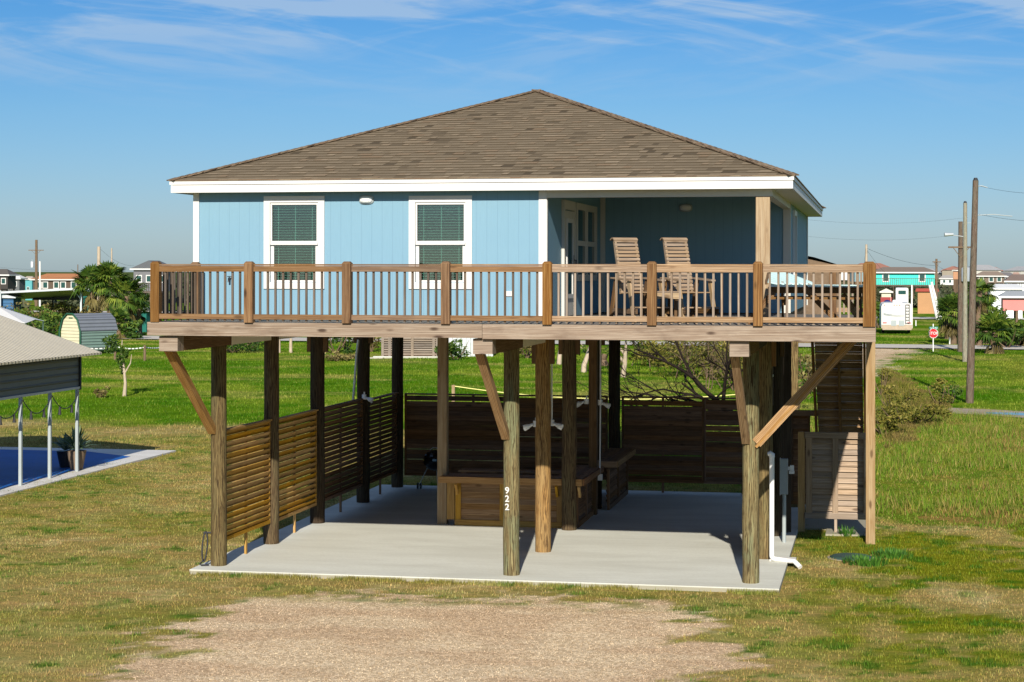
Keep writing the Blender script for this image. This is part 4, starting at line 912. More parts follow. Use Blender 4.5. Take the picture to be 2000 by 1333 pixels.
# kettle grill
gp = G(843, 955, 0); gl = T('kettle_grill', 'black kettle grill on a wheeled stand by the rear left screen', 'grill', (gp[0], gp[1], 0))
def sphere_part(m, c, rad, z0, z1, n=20, k=7):
    rings = []
    for i in range(k + 1):
        ph = z0 + (z1 - z0) * i / k; rr = rad * math.cos(ph); zz = c[2] + rad * .85 * math.sin(ph)
        rings.append([(c[0] + rr * math.cos(6.28318 * j / n), c[1] + rr * math.sin(6.28318 * j / n), zz) for j in range(n)])
    for i in range(k):
        for j in range(n): m.face([rings[i][j], rings[i][(j + 1) % n], rings[i + 1][(j + 1) % n], rings[i + 1][j]], None, .5, True)
M['enamel'] = plain('black_enamel', c4(.01, .01, .012), .15, .6, 0, .02)
one(lambda m: sphere_part(m, (.1, 0, .72), .30, -1.5, 0), 'bowl', M['enamel'], gl, True)
one(lambda m: sphere_part(m, (.1, 0, .735), .31, 0, 1.5), 'lid', M['enamel'], gl, True)
for (dx, dy) in ((-.32, -.1), (.42, -.12), (.1, .3)): one(lambda m: m.tube([(.1 + (dx - .1) * .45, dy * .45, .55), (dx, dy, .06)], .014, 6), 'leg', M['steel'], gl, True)
for dx in (-.34, -.26): one(lambda m: m.tube([(dx, -.13, .08), (dx + .03, -.13, .08)], .08, 14), 'wheel', M['black'], gl, True)
one(lambda m: m.tube([(-.02, -.05, 1.01), (.05, -.05, 1.06), (.15, -.05, 1.06), (.22, -.05, 1.01)], .012, 6), 'handle', M['steel'], gl, True)

# ------------------------------------------------------------------ stairs, shower enclosure, meter, pipe, hose
st = T('outdoor_stairs', 'timber stairs seen from below descending behind the right deck post', 'stairs')
sl0, sl1 = 10.93, 12.02; yt, run, rise = 6.1, .255, .196
one(lambda m: [m.box(sl0 + .04, sl1 - .04, yt + .02 + k * run, yt + .02 + k * run + .28, 4.66 - rise * (k + 1) - .04, 4.66 - rise * (k + 1), rng.random()) for k in range(22)], 'treads', M['stair'], st)
one(lambda m: [m.box(sl0 + .04, sl1 - .04, yt + .03 + k * run, yt + .05 + k * run, 4.66 - rise * (k + 1) + .012, 4.66 - rise * k - .055, rng.random()) for k in range(22)], 'risers', M['stair'], st)
for xx in (sl0, sl1, (sl0 + sl1) / 2): one(lambda m: m.board((xx, yt, 4.45), (xx, yt + 22 * run, 4.45 - 22 * rise), .05, .26, (0, .6, .8)), 'stringer', M['beam'], st)
yS = 7.35
e1 = screen('shower_enclosure', 'grey slatted enclosure panel in front of the stairs on the right', (10.73, yS), (12.12, yS), .24, 2.11, 'shower', 1, (), 66, .122, .135, True, None, -.06, cat='enclosure', post_ends=False)
for ch, args in (('stile', (10.77, 10.90)), ('stile', (11.34, 11.46)), ('stile', (12.0, 12.12))): one(lambda m: m.box(args[0], args[1], yS - .06, yS - .02, .26, 2.07), ch, M['shower'], e1)
one(lambda m: m.box(10.73, 12.14, yS - .07, yS - .025, 1.98, 2.11), 'face_rail', M['shower'], e1)
one(lambda m: m.box(10.73, 12.14, yS - .07, yS - .025, .24, .36), 'face_rail', M['shower'], e1)
one(lambda m: m.box(10.60, 10.745, yS - .07, yS + .07, -.05, 2.11), 'corner_post', M['slat'], e1)
one(lambda m: m.box(12.06, 12.12, yS - .05, yS + .05, -.05, .25), 'leg', M['shower'], e1)
one(lambda m: m.box(11.38, 11.44, yS - .05, yS - .01, -.05, .25), 'leg', M['shower'], e1)
one(lambda m: (m.tube([(12.08, yS - .09, 1.06), (12.08, yS - .16, 1.06)], .045, 10), m.box(12.05, 12.11, yS - .1, yS - .075, .95, 1.17)), 'latch', M['black'], e1)
screen('side_screen', 'dark slatted panel left of the stair enclosure behind the meter', (10.36, 9.3), (10.78, 9.3), .3, 2.4, 'slat_old', 1, (), 74, .12, .13, cat='screen', group=None)
tag(one(lambda m: (m.box(10.0, 10.28, 9.1, 9.14, .02, 2.45), m.box(10.28, 11.9, 9.16, 9.2, 2.32, 2.45)), 'plank_panel', M['beam']), 'reddish plank panel behind the electric meter', 'panel')
mp = (onY(1532, 5.2), 5.2)
mt = T('electric_meter', 'grey electric meter box on a conduit stub beside the dark pile', 'meter', (mp[0], mp[1], 0))
z0, z1 = zat(965, *mp), zat(896, *mp)
one(lambda m: m.box(-.075, .075, -.06, .1, z0, z1), 'box', M['greymetal'], mt, True)
one(lambda m: m.box(-.085, -.078, -.08, .12, z0 - .02, z1 + .02), 'cover', M['steel'], mt, True)
one(lambda m: m.tube([(.0, 0, 0), (.0, 0, z0)], .042, 12), 'conduit', M['greymetal'], mt, True)
zz = zat(916, *mp)
one(lambda m: (m.box(.078, .12, -.02, .04, zz - .02, zz + .05), m.box(.12, .20, -.05, .05, zz - .03, zz + .08), m.box(.10, .21, -.06, .04, zz - .09, zz - .035)), 'outlet', M['pvc'], mt, True)
dpp = (onY(1508, 2.6), 2.6)
dr = T('drain_pipe', 'white plastic drain pipe standing beside the right pile and bending to the lawn', 'pipe', (dpp[0], dpp[1], 0))
zt = zat(893, *dpp)
one(lambda m: m.tube([(0, 0, .1), (0, 0, zt - .05), (0, 0, zt)], [.048, .048, .05], 12), 'riser', M['pvc'], dr, True)
one(lambda m: m.tube([(0, 0, zt), (0, 0, zt + .05), (-.03, 0, zt + .075), (-.08, 0, zt + .06)], [.056, .056, .05, .04], 12), 'elbow', M['pvc'], dr, True)
one(lambda m: m.tube([(0, 0, .14), (0, 0, .09), (.03, -.02, .05), (.08, -.03, .045), (.38, -.2, .04), (.45, -.24, .04), (.56, -.35, -.05)], .048, 12), 'outlet_run', M['pvc'], dr, True)
tag(one(lambda m: m.box(10.25, 10.75, 2.6, 2.95, -.03, .035), 'splash_block', M['slab2']), 'small pale concrete splash block beside the white drain pipe', 'block')
hose = T('garden_hose', 'coiled dark hose hanging on the left side of the front left pile', 'hose', (-.22, -.05, 0))
def hz(m):
    for k in range(5):
        pts = [(-.04 + .01 * k + .05 * math.sin(th) + rng.uniform(-.004, .004), -.03 * k + .06 * math.cos(th), .36 + .27 * math.cos(th)) for th in np.linspace(0, 6.283, 22)]; m.tube(pts, .013, 6, False)
    m.tube([(-.06, 0, .1), (-.12, -.05, .03), (-.05, -.15, .02), (.08, -.1, .02)], .013, 6)
one(hz, 'coil', M['cable'], hose, True); one(lambda m: m.tube([(.1, 0, .62), (-.06, -.02, .62)], .02, 6), 'hook', M['cable'], hose, True)
lp = G(1663, 1090); lid = T('septic_lid', 'round dark green tank lid in the lawn right of the slab', 'lid', (lp[0], lp[1], GZ))
one(lambda m: m.tube([(0, 0, -.05), (0, 0, .03), (0, 0, .055)], [.42, .42, .36], 28), 'cover', M['lidgreen'], lid, True)
one(lambda m: m.tube([(0, 0, -.05), (0, 0, .015)], .47, 28), 'ring', M['slab'], lid, True)
M['weed'] = leaf_mat('weed_leaves', c4(.02, .07, .01), c4(.05, .16, .015), c4(.12, .26, .03))
tufts('weed_tuft', [G(1742, 1086), G(1690, 1100)], 420, .13, .42, M['weed'], ['dark green weed clump right of the round tank lid', 'small weed clump just below the round tank lid'], 'weed', 'weed clumps in the lawn')
tufts('weed_tuft', [G(1655, 1046)], 60, .2, .16, M['weed'], ['spiky green weed at the edge of the pad below the enclosure'], 'weed', 'weed clumps in the lawn')

# ------------------------------------------------------------------ deck furniture
def chair():
    t_ = T('deck_chair', 'tall slatted timber deck chair on the left, by the porch window', 'chair', (0, 0, 0), 0, 'tall slatted chairs on the deck')
    # faces -y locally; seat at .58, back top at 1.48
    def back(m):
        for k in range(15):
            f = k / 14; z = .52 + f * .92; y = .18 + .22 * f + .05 * f * f; m.board((-.23, y, z), (.23, y, z), .02, .048, (0, .28, .96))
        m.board((-.24, .46, 1.475), (.24, .46, 1.475), .02, .06, (0, .75, .65)); m.board((-.24, .52, 1.495), (.24, .52, 1.495), .02, .06, (0, 1, .05)); m.board((-.24, .575, 1.475), (.24, .575, 1.475), .02, .05, (0, 1, -.6))
    one(back, 'backrest', M['chair'], t_, True)
    for sx in (-.2, .2): one(lambda m: m.board((sx, .21, .50), (sx, .49, 1.46), .035, .07, (0, 1, 0)), 'back_stile', M['column'], t_, True)
    one(lambda m: [m.board((-.27, -.36 + .055 * k, .53 - .002 * k), (.27, -.36 + .055 * k, .53 - .002 * k), .046, .02, (0, 0, 1)) for k in range(10)], 'seat', M['chair'], t_, True)
    for sx in (-.31, .31):
        one(lambda m: m.board((sx, -.42, .74), (sx, .34, .78), .10, .028, (0, 0, 1)), 'armrest', M['chair'], t_, True)
        one(lambda m: m.board((sx, -.52, 0), (sx, -.30, .73), .035, .10, (0, 1, .3)), 'leg', M['column'], t_, True)
        one(lambda m: m.board((sx, .44, 0), (sx, .20, .76), .035, .10, (0, 1, -.3)), 'leg', M['post'], t_, True)
        one(lambda m: m.board((sx, -.62, .2), (sx, .45, .2), .03, .09, (0, 0, 1)), 'side_rail', M['beam'], t_, True)
    one(lambda m: [m.board((-.30, -.64 + .07 * k, .27), (.30, -.64 + .07 * k, .27), .06, .022, (0, 0, 1)) for k in range(4)], 'footrest', M['chair'], t_, True)
    return t_
c1_ = chair(); yc = -.9
c1_.location = (onY(1244, yc), yc, ZF); c1_.rotation_euler = (0, 0, R(34))
c2_ = copy_tree(c1_); c2_.location = (onY(1341, yc + .1), yc + .1, ZF); c2_.rotation_euler = (0, 0, R(32)); c2_['label'] = 'tall slatted timber deck chair on the right, nearer the porch column'
tb = T('side_table', 'low timber side table between the two tall deck chairs', 'table', (onY(1292, -1.1), -1.1, ZF), R(20))
one(lambda m: [m.board((-.24, -.28 + .075 * k, .54), (.24, -.28 + .075 * k, .54), .066, .024, (0, 0, 1)) for k in range(8)], 'tabletop', M['chair'], tb, True)
for (sx, sy) in ((-.2, -.24), (.2, -.24), (-.2, .2), (.2, .2)): one(lambda m: m.box(sx - .03, sx + .03, sy - .03, sy + .03, 0, .525), 'leg', M['beam'], tb, True)
one(lambda m: m.box(-.24, .24, -.3, -.27, .42, .52), 'apron', M['column'], tb, True)
# picnic table with pale teal boards
pt = T('picnic_table', 'timber picnic table with pale teal top boards at the right end of the deck', 'table', (11.35, -1.35, ZF), R(2))
one(lambda m: [m.board((-.85, -.42 + .13 * k, .655), (.86, -.42 + .13 * k, .655), .118, .035, (0, 0, 1)) for k in range(7)], 'tabletop', M['tealboard'], pt, True)
one(lambda m: (m.box(-.9, .86, -.44, -.40, .53, .635), m.box(-.9, .86, .40, .44, .53, .635)), 'apron', M['beam'], pt, True)
for sx in (-.62, .62):
    for sg in (-1, 1): one(lambda m: m.board((sx + .04 * sg, sg * .2, .68), (sx + .04 * sg, -sg * .62, 0), .04, .12, (0, 1, 0)), 'leg', M['beam'], pt, True)
    one(lambda m: m.board((sx, -.72, .38), (sx, .72, .38), .04, .10, (0, 0, 1)), 'bench_bearer', M['beam'], pt, True)
for sy in (-.72, .72): one(lambda m: (m.board((-.85, sy - .07, .45), (.85, sy - .07, .45), .12, .035, (0, 0, 1)), m.board((-.85, sy + .07, .45), (.85, sy + .07, .45), .12, .035, (0, 0, 1))), 'bench', M['beam'], pt, True)
one(lambda m: m.board((-.3, -.46, .64), (.28, -.46, .06), .04, .11, (.7, 0, .7)), 'brace', M['rail'], pt, True)
one(lambda m: m.board((-.8, -.44, .55), (-1.25, -.44, 0), .04, .10, (.7, 0, .7)), 'brace', M['post'], pt, True)
one(lambda m: m.board((.35, .2, .5), (.7, .2, .05), .04, .13, (.7, 0, .7)), 'brace', M['column'], pt, True)
lf = T('leaning_pallet', 'tilted pale teal slatted board leaning on the picnic table by the column', 'slatted board', (10.52, -1.25, ZF + .70))
def lff(m):
    for k in range(8):
        y = -.42 + .125 * k; m.board((-.06, y, .03 + .034 * k), (.14 + .075 * k, y, -.01), .10, .022, (.3, -.25, 1))
one(lff, 'slats', M['tealboard'], lf, True)
one(lambda m: m.board((-.09, -.46, .0), (-.09, .5, .22), .04, .05, (0, 0, 1)), 'batten', M['beam'], lf, True)
# ------------------------------------------------------------------ vegetation builders
def leafcloud(m, c, rad, n, size, clumps=10, seedr=None, flat=.0, dark=True):
    cl_ = [(Vector((rng.gauss(0, .42), rng.gauss(0, .42), rng.gauss(0, .42))), rng.uniform(.22, .45)) for _ in range(clumps)]
    for _ in range(n):
        cc, cr_ = rng.choice(cl_); v = Vector((rng.gauss(0, 1), rng.gauss(0, 1), rng.gauss(0, 1))).normalized() * cr_ * rng.uniform(.55, 1.05)
        p = cc + v
        if p.length > 1.15: p = p.normalized() * rng.uniform(.9, 1.15)
        P = Vector((c[0] + p.x * rad[0], c[1] + p.y * rad[1], max(c[2] + p.z * rad[2], .02)))
        u = Vector((rng.gauss(0, 1), rng.gauss(0, 1), rng.gauss(0, .8))).normalized(); q = u.cross(Vector((rng.gauss(0, 1), rng.gauss(0, 1), rng.gauss(0, 1)))).normalized()
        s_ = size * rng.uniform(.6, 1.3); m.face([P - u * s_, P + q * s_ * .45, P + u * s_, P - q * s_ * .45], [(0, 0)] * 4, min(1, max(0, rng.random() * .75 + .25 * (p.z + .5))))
def bush(name, label, x, y, w_, h, mat='leaf', n=500, size=.16, cat='bush', group=None, z=GZ, d=None):
    t_ = T(name, label, cat, (x, y, z), rng.random() * 3, group)
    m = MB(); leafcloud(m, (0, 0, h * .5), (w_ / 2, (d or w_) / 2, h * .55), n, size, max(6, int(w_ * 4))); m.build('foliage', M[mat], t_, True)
    m = MB()
    for k in range(5): th = rng.random() * 6.28; m.tube([(0, 0, -.05), (.2 * w_ * math.cos(th), .2 * w_ * math.sin(th), h * .3), (.34 * w_ * math.cos(th), .34 * w_ * math.sin(th), h * .75)], [.03 * h, .02 * h, .008], 5)
    m.build('stems', M['bark'], t_, True); return t_
def frond(m, base, dirv, L_, fan=.9, n=15, drop=.5):
    """fan palm leaf: stalk plus a fan of narrow blades"""
    d = Vector(dirv).normalized(); side = d.cross(Vector((0, 0, 1))).normalized(); hub = Vector(base) + d * L_ * .5; r = rng.random()
    m.board(base, hub, .03, .02, (0, 0, 1), .6); roll = rng.uniform(-.5, .5); nrm = d.cross(side); side = (side * math.cos(roll) + nrm * math.sin(roll)).normalized()
    for k in range(n):
        a = (k / (n - 1) - .5) * 2 * fan * 1.5; e = (d * math.cos(a) + side * math.sin(a)).normalized(); ln = L_ * .62 * (1 - .25 * abs(a) / 1.5) * rng.uniform(.9, 1.1)
        mid = hub + e * ln * .6; tip = hub + e * ln + Vector((0, 0, -drop * ln * rng.uniform(.3, .8))); wv = e.cross(nrm).normalized() * L_ * .045
        rr = min(1, max(0, r * .6 + .4 * rng.random()))
        m.face([hub, mid + wv, tip, mid - wv], [(0, 0)] * 4, rr)
def palm(label, x, y, h, crown, n=34, cat='palm tree', group=None, dry=0.25, z=GZ):
    crown *= .78; t_ = T('fan_palm', label, cat, (x, y, z), 0, group); m = MB(); k = 8
    m.tube([(.06 * math.sin(i), .05 * math.cos(i * 1.3), -.1 + (h + .1) * i / k) for i in range(k + 1)], [.24 - .05 * i / k + (.05 if i == 0 else 0) for i in range(k + 1)], 10); m.build('trunk', M['bark'], t_, True)
    m = MB(); md = MB()
    for i in range(n):
        a = rng.random() * 6.283; el_ = rng.uniform(-.35, 1.25); d = (math.cos(a) * math.cos(el_), math.sin(a) * math.cos(el_), math.sin(el_))
        (md if el_ < .0 and rng.random() < .7 else m)
        frond(m, (0, 0, h - .1 + rng.uniform(-.25, .1)), d, crown * rng.uniform(.8, 1.1), .95, 14, .35 + .4 * (el_ < .3))
    m.build('fronds', M['palm'], t_, True)
    for i in range(int(n * dry) + 3):
        a = rng.random() * 6.283; frond(md, (0, 0, h - .3 - rng.random() * .5), (math.cos(a) * .5, math.sin(a) * .5, -.8), crown * .75, .6, 9, .5)
    md.build('dead_fronds', M['leaf_dry'], t_, True); return t_
def branchy(m, p, d, L_, r, depth, spread=.6, gn=None, tips=None):
    k = 4; pts = [p]; cur = Vector(p); dd = Vector(d).normalized()
    for i in range(k): dd = (dd + Vector((rng.gauss(0, .13), rng.gauss(0, .13), rng.gauss(0, .10)))).normalized(); cur = cur + dd * L_ / k; pts.append(cur.copy())
    m.tube(pts, [r * (1 - .5 * i / k) for i in range(k + 1)], 6 if depth > 1 else 4, False)
    if depth == 0:
        if tips is not None: tips.append(cur)
        return
    for i in range(rng.choice((2, 3, 3))):
        q = pts[rng.choice((2, 3, 4))]; nd = (dd + Vector((rng.gauss(0, spread), rng.gauss(0, spread), rng.gauss(0, spread * .8)))).normalized(); branchy(m, q, nd, L_ * rng.uniform(.6, .8), r * .55, depth - 1, spread, gn, tips)

# left yard: sapling and little plants
sx_, sy_ = G(243, 775); sp = T('sapling_tree', 'small leaning sapling with a dark clump of leaves in the left lawn', 'tree', (sx_, sy_, GZ))
zt = ZD(775); hh = 2.55
one(lambda m: (m.tube([(0, 0, -.05), (.05, 0, .6), (-.02, 0, 1.3), (-.15, 0, 1.9), (-.1, 0, hh)], [.10, .07, .06, .04, .02], 7), m.tube([(0, 0, 1.0), (.3, 0, 1.5), (.35, 0, 1.9)], [.04, .03, .01], 5), m.tube([(0, 0, 1.0), (-.25, 0, 1.4)], [.04, .02], 5)), 'trunk', M['barkpale'], sp, True)
def spf(m): leafcloud(m, (-.15, 0, 1.7), (.36, .35, .6), 600, .08, 8); leafcloud(m, (-.5, 0, 2.4), (.7, .5, .65), 500, .08, 8)
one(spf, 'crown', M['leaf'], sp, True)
a_, b_ = G(192, 860 - 62); bush('low_shrub', 'pale dry tuft left of the small sapling', *G(200, 778), .9, .5, 'leaf_dry', 120, .1)

# neighbour carport at the left
nc = T('metal_carport', 'tan ribbed metal carport with grey end panel at the left edge', 'carport')
pA, pB, pC = G(154, 925), G(97, 938), G(33, 953)
xE = tip[0] - 1.55; yE = G(154, 925)[1]; xE = G(154, 925)[0]
ZE = dep(xE, yE); zc = HT(692, ZE); M['tanroof'] = ribbed('tan_ribbed_metal', c4(.74, .65, .46), .2, .5, 0, 'x', .85); M['greysid'] = ribbed('grey_lap_siding', c4(.16, .165, .15), .2, .5, 0, 'y', .5)
def ncr(m):
    # eave along y at x = xE+.35 ; slope rises to -x
    y1 = yE + .9; y0 = yE - 14; xe = xE + .30; xr2 = xe - 5.2; rz_ = zc + 5.2 * .335
    m.face([(xe, y0, zc), (xe, y1, zc), (xr2, y1, rz_), (xr2, y0, rz_)], [(0, 0), (y1 - y0, 0), (y1 - y0, 5.5), (0, 5.5)])
    m.face([(xe, y0, zc - .06), (xr2, y0, rz_ - .06), (xr2, y1, rz_ - .06), (xe, y1, zc - .06)])
    m.face([(xr2, y0, rz_), (xr2, y1, rz_), (xr2 - 5.2, y1, zc), (xr2 - 5.2, y0, zc)], [(0, 0), (y1 - y0, 0), (y1 - y0, 5.5), (0, 5.5)])
    m.face([(xe, y0, zc - .06), (xe, y1, zc - .06), (xe, y1, zc), (xe, y0, zc)]); m.face([(xe, y1, zc - .06), (xr2, y1, rz_ - .06), (xr2, y1, rz_), (xe, y1, zc)])
one(ncr, 'roof', M['tanroof'], nc)
zb_ = HT(757, ZE)
def pnl(m): m.face([(xE, yE - 13.5, zb_), (xE, yE, zb_), (xE, yE, zc - .02), (xE, yE - 13.5, zc - .02)], [(0, 0), (13.5, 0), (13.5, zc - zb_), (0, zc - zb_)]); m.box(xE - .04, xE - .005, yE - 13.5, yE, zb_, zc - .03)
one(pnl, 'side_panel', M['greysid'], nc)
one(lambda m: m.box(xE + .003, xE + .04, yE - 13.5, yE + .04, zb_ - .05, zb_ + .01), 'panel_trim', M['white'], nc)
one(lambda m: m.box(xE - .08, xE + .05, yE - .0, yE + .08, zb_ - .08, zc - .05), 'corner_trim', M['cable'], nc)
for k in range(7): one(lambda m: m.box(xE - .05, xE + .03, yE - .04 - 1.78 * k - .08, yE - 1.78 * k - .04, GZ, zb_ - .05), 'leg', M['greymetal'], nc)
def lights(m):
    for k in range(6):
        ya, yb_ = yE - .1 - 1.78 * k, yE - .1 - 1.78 * (k + 1)
        pts = [(xE + .06, ya + (yb_ - ya) * f, zb_ - .12 - .42 * 4 * f * (1 - f)) for f in np.linspace(0, 1, 12)]; m.tube(pts, .014, 5, False)
        for f in (.28, .72): m.tube([(xE + .06, ya + (yb_ - ya) * f, zb_ - .12 - .42 * 4 * f * (1 - f)), (xE + .06, ya + (yb_ - ya) * f, zb_ - .34 - .42 * 4 * f * (1 - f))], [.025, .05], 6)
tag(one(lights, 'string_lights', M['cable']), 'black string of bulbs looping between the carport legs', 'string lights')
def agave(label, x, y, s, pot=True):
    t_ = T('potted_agave', label, 'potted plant', (x, y, GZ + .056), 0, 'potted agaves by the carport leg'); m = MB()
    for k in range(34):
        a = rng.random() * 6.283; e = rng.uniform(.15, 1.35); ln = s * rng.uniform(.6, .85); d = Vector((math.cos(a) * math.cos(e), math.sin(a) * math.cos(e), math.sin(e))); b = Vector((0, 0, .58 * s)); sd2 = d.cross(Vector((0, 0, 1))).normalized() * .065 * s
        mid = b + d * ln * .55; tp = b + d * ln + Vector((0, 0, -.18 * ln * math.cos(e))); r = rng.random(); m.face([b - sd2 * .6, mid - sd2, tp, mid + sd2, b + sd2 * .6], [(0, 0)] * 5, r)
    m.build('leaves', M['agave'], t_, True); m = MB(); m.tube([(0, 0, 0), (0, 0, .1 * s), (0, 0, .5 * s), (0, 0, .56 * s)], [.18 * s, .2 * s, .28 * s, .3 * s], 16); m.build('pot', M['terracotta'] if pot else M['black'], t_, True)
agave('agave in a tan pot in front of the carport corner leg', *G(150, 922), .95); agave('agave in a black pot left of the tan potted one', *G(128, 918), .85, False)

# ------------------------------------------------------------------ left distance
def boxt(name, label, cat, x, y, rz=-.0, group=None): return T(name, label, cat, (x, y, GZ), rz, group)
# barn shaped shed
sd_x, sd_y = G(165, 693); Zs_ = ZD(693); k = Zs_ / F
bs = boxt('barn_shed', 'small ivory metal shed with green trim and curved gambrel roof', 'shed', sd_x, sd_y, R(-14) + 0)
M['ivory'] = ribbed('ivory_lap_metal', c4(.72, .66, .45), .22, .5, 0, 'y', .25); M['grnside'] = ribbed('green_grey_metal', c4(.17, .25, .22), .2, .5, 0, 'y', .7); M['greyroof'] = ribbed('grey_metal_roof', c4(.16, .175, .20), .26, .45, 0, 'y', .6); M['grn'] = plain('green_trim', c4(.02, .09, .05), .5, .3)
wdt, dpt, hh = 2.35, 2.9, 2.75
prof = [(-wdt / 2, .25), (-wdt / 2, 1.55), (-wdt * .36, 2.35), (-wdt * .14, 2.72), (wdt * .14, 2.72), (wdt * .36, 2.35), (wdt / 2, 1.55), (wdt / 2, .25)]
bs.rotation_euler = (0, 0, R(-32)); bs.location = (sd_x - .2, sd_y + 1.2, GZ)
one(lambda m: m.face([(x, -dpt / 2, z) for x, z in prof], [(x, z) for x, z in prof]), 'front_wall', M['ivory'], bs, True)
one(lambda m: m.face([(x, dpt / 2, z) for x, z in prof][::-1], None), 'rear_wall', M['ivory'], bs, True)
one(lambda m: [m.face([(sx, -dpt / 2, .25), (sx, dpt / 2, .25), (sx, dpt / 2, 1.55), (sx, -dpt / 2, 1.55)], [(0, 0), (dpt, 0), (dpt, 1.3), (0, 1.3)]) for sx in (-wdt / 2, wdt / 2)], 'side_wall', M['grnside'], bs, True)
def brf(m):
    L_ = 0
    for a, b in zip(prof[1:6], prof[2:7]):
        dl = math.hypot(b[0] - a[0], b[1] - a[1]); m.face([(a[0] * 1.04, -dpt / 2 - .1, a[1] + .03), (a[0] * 1.04, dpt / 2 + .1, a[1] + .03), (b[0] * 1.04, dpt / 2 + .1, b[1] + .03), (b[0] * 1.04, -dpt / 2 - .1, b[1] + .03)], [(0, L_), (dpt, L_), (dpt, L_ + dl), (0, L_ + dl)], .5); L_ += dl
one(brf, 'roof', M['greyroof'], bs, True)
one(lambda m: (m.tube([(x * 1.05, -dpt / 2 - .1, z + .02) for x, z in prof], .06, 6), m.box(-.22, .22, -dpt / 2 - .03, -dpt / 2 - .01, 2.42, 2.5)), 'trim', M['grn'], bs, True)
one(lambda m: [m.box(xx, xx + .25, yy, yy + .25, -.1, .26) for xx in (-1.1, .85) for yy in (-1.4, 1.1)], 'block', M['slab2'], bs, True)
# posts with white twisted rope
rp_x = [(158, 676), (225, 704), (285, 706), (349, 704)]
rope_mat = NT('twisted_rope'); sepx = rope_mat.new('SeparateXYZ'); rope_mat.put(sepx.inputs[0], rope_mat.uv()); fr_ = rope_mat.math('FRACT', rope_mat.math('MULTIPLY', sepx.outputs[0], 3.2)); M['twrope'] = rope_mat.done(rope_mat.mix(rope_mat.rng(fr_, .6, .7), c4(.8, .8, .75), c4(.12, .14, .10)), .8, .2)
for i, (px, py) in enumerate(((139, 712), (225, 704), (283, 706))):
    x, y = G(px, py); o = one(lambda m: m.tube([(0, 0, -.1), (0, 0, .75), (0, 0, .98)], [.09, .085, .085], 8), 'fence_post', M['bark']); o.location = (x, y, GZ)
    tag(o, ('rope fence post in front of the ivory shed', 'rope fence post just right of the ivory shed', 'rope fence post between the shed and the deck')[i], 'post', 'posts of the rope fence')
def ropef(m):
    P = [G(160, 706), G(225, 704), G(283, 706), G(330, 701)]
    for a, b in zip(P, P[1:]): m.tube([(a[0] + (b[0] - a[0]) * f, a[1] + (b[1] - a[1]) * f, GZ + .85 - .12 * 4 * f * (1 - f)) for f in np.linspace(0, 1, 9)], .045, 6, False)
tag(one(ropef, 'twisted_rope', M['twrope']), 'white twisted rope strung between posts beside the ivory shed', 'rope')
# palms on the left
PL = [(180, 640, 4.3, 2.9, 46, 'shaggy palm left of the tall grey pole'), (214, 652, 4.7, 3.0, 44, 'palm directly behind the grey pole'), (246, 660, 3.5, 2.7, 38, 'bright green palm right of the grey pole'), (232, 664, 1.4, 2.2, 26, 'low bushy palm in front of the others'), (272, 655, 2.6, 1.9, 26, 'small palm near the deck corner')]
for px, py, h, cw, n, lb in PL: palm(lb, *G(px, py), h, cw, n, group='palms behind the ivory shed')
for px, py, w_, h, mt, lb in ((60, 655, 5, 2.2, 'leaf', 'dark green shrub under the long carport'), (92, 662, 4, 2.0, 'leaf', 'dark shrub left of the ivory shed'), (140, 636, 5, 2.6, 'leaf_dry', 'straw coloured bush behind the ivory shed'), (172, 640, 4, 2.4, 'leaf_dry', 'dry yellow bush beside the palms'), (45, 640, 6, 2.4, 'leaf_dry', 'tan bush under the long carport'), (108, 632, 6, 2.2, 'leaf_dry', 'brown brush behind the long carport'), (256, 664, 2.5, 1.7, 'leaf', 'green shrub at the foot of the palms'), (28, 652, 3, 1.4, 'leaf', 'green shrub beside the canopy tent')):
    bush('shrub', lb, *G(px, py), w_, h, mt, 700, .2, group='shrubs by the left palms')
def pole(label, px, pybase, pytop, rad, mat='bark', arms=(), lean=0, cat='utility pole', group='utility poles', z=GZ, name='utility_pole'):
    x, y = G(px, pybase); Z = ZD(pybase); top = HT(pytop, Z); t_ = T(name, label, cat, (x, y, z), YAW, group)
    h = top - z; one(lambda m: m.tube([(lean * f, 0, -.2 + (h + .2) * f) for f in (0, .3, .6, 1)], [rad * (1.12 - .3 * f) for f in (0, .3, .6, 1)], 12), 'shaft', M[mat], t_, True)
    for (kind_, py, ex) in arms:
        zz = HT(py, Z) - z; lx = lean * zz / h
        if kind_ == 'cross': one(lambda m: (m.box(lx - ex, lx + ex, -.25, -.13, zz, zz + .12), m.board((lx - ex * .6, -.2, zz), (lx, -.15, zz - .7), .04, .04), m.board((lx + ex * .6, -.2, zz), (lx, -.15, zz - .7), .04, .04)), 'crossarm', M['bark'], t_, True)
        if kind_ == 'arm': one(lambda m: m.tube([(lx, 0, zz), (lx + ex * .5, -.05, zz + .04), (lx + ex, -.1, zz - .04)], .022, 6), 'bracket', M['greymetal'], t_, True)
        if kind_ == 'lamp': one(lambda m: (m.tube([(lx, 0, zz), (lx + ex * .8, -.05, zz + .12)], .03, 6), m.tube([(lx + ex * .7, -.05, zz + .16), (lx + ex * 1.2, -.05, zz + .14)], [.09, .13], 8)), 'lamp', M['steel'], t_, True)
        if kind_ == 'can': one(lambda m: (m.tube([(lx + ex, -.25, zz - .5), (lx + ex, -.25, zz + .42), (lx + ex, -.25, zz + .5)], [.3, .3, .2], 14), m.tube([(lx + ex, -.25, zz + .5), (lx + ex, -.25, zz + .8)], .05, 6)), 'transformer', M['steel'], t_, True)
        if kind_ == 'cap': one(lambda m: m.tube([(lx, 0, zz), (lx + ex, 0, zz + .12)], [.12, .07], 8), 'insulator', M['cable'], t_, True)
    return t_, (x, y, top)
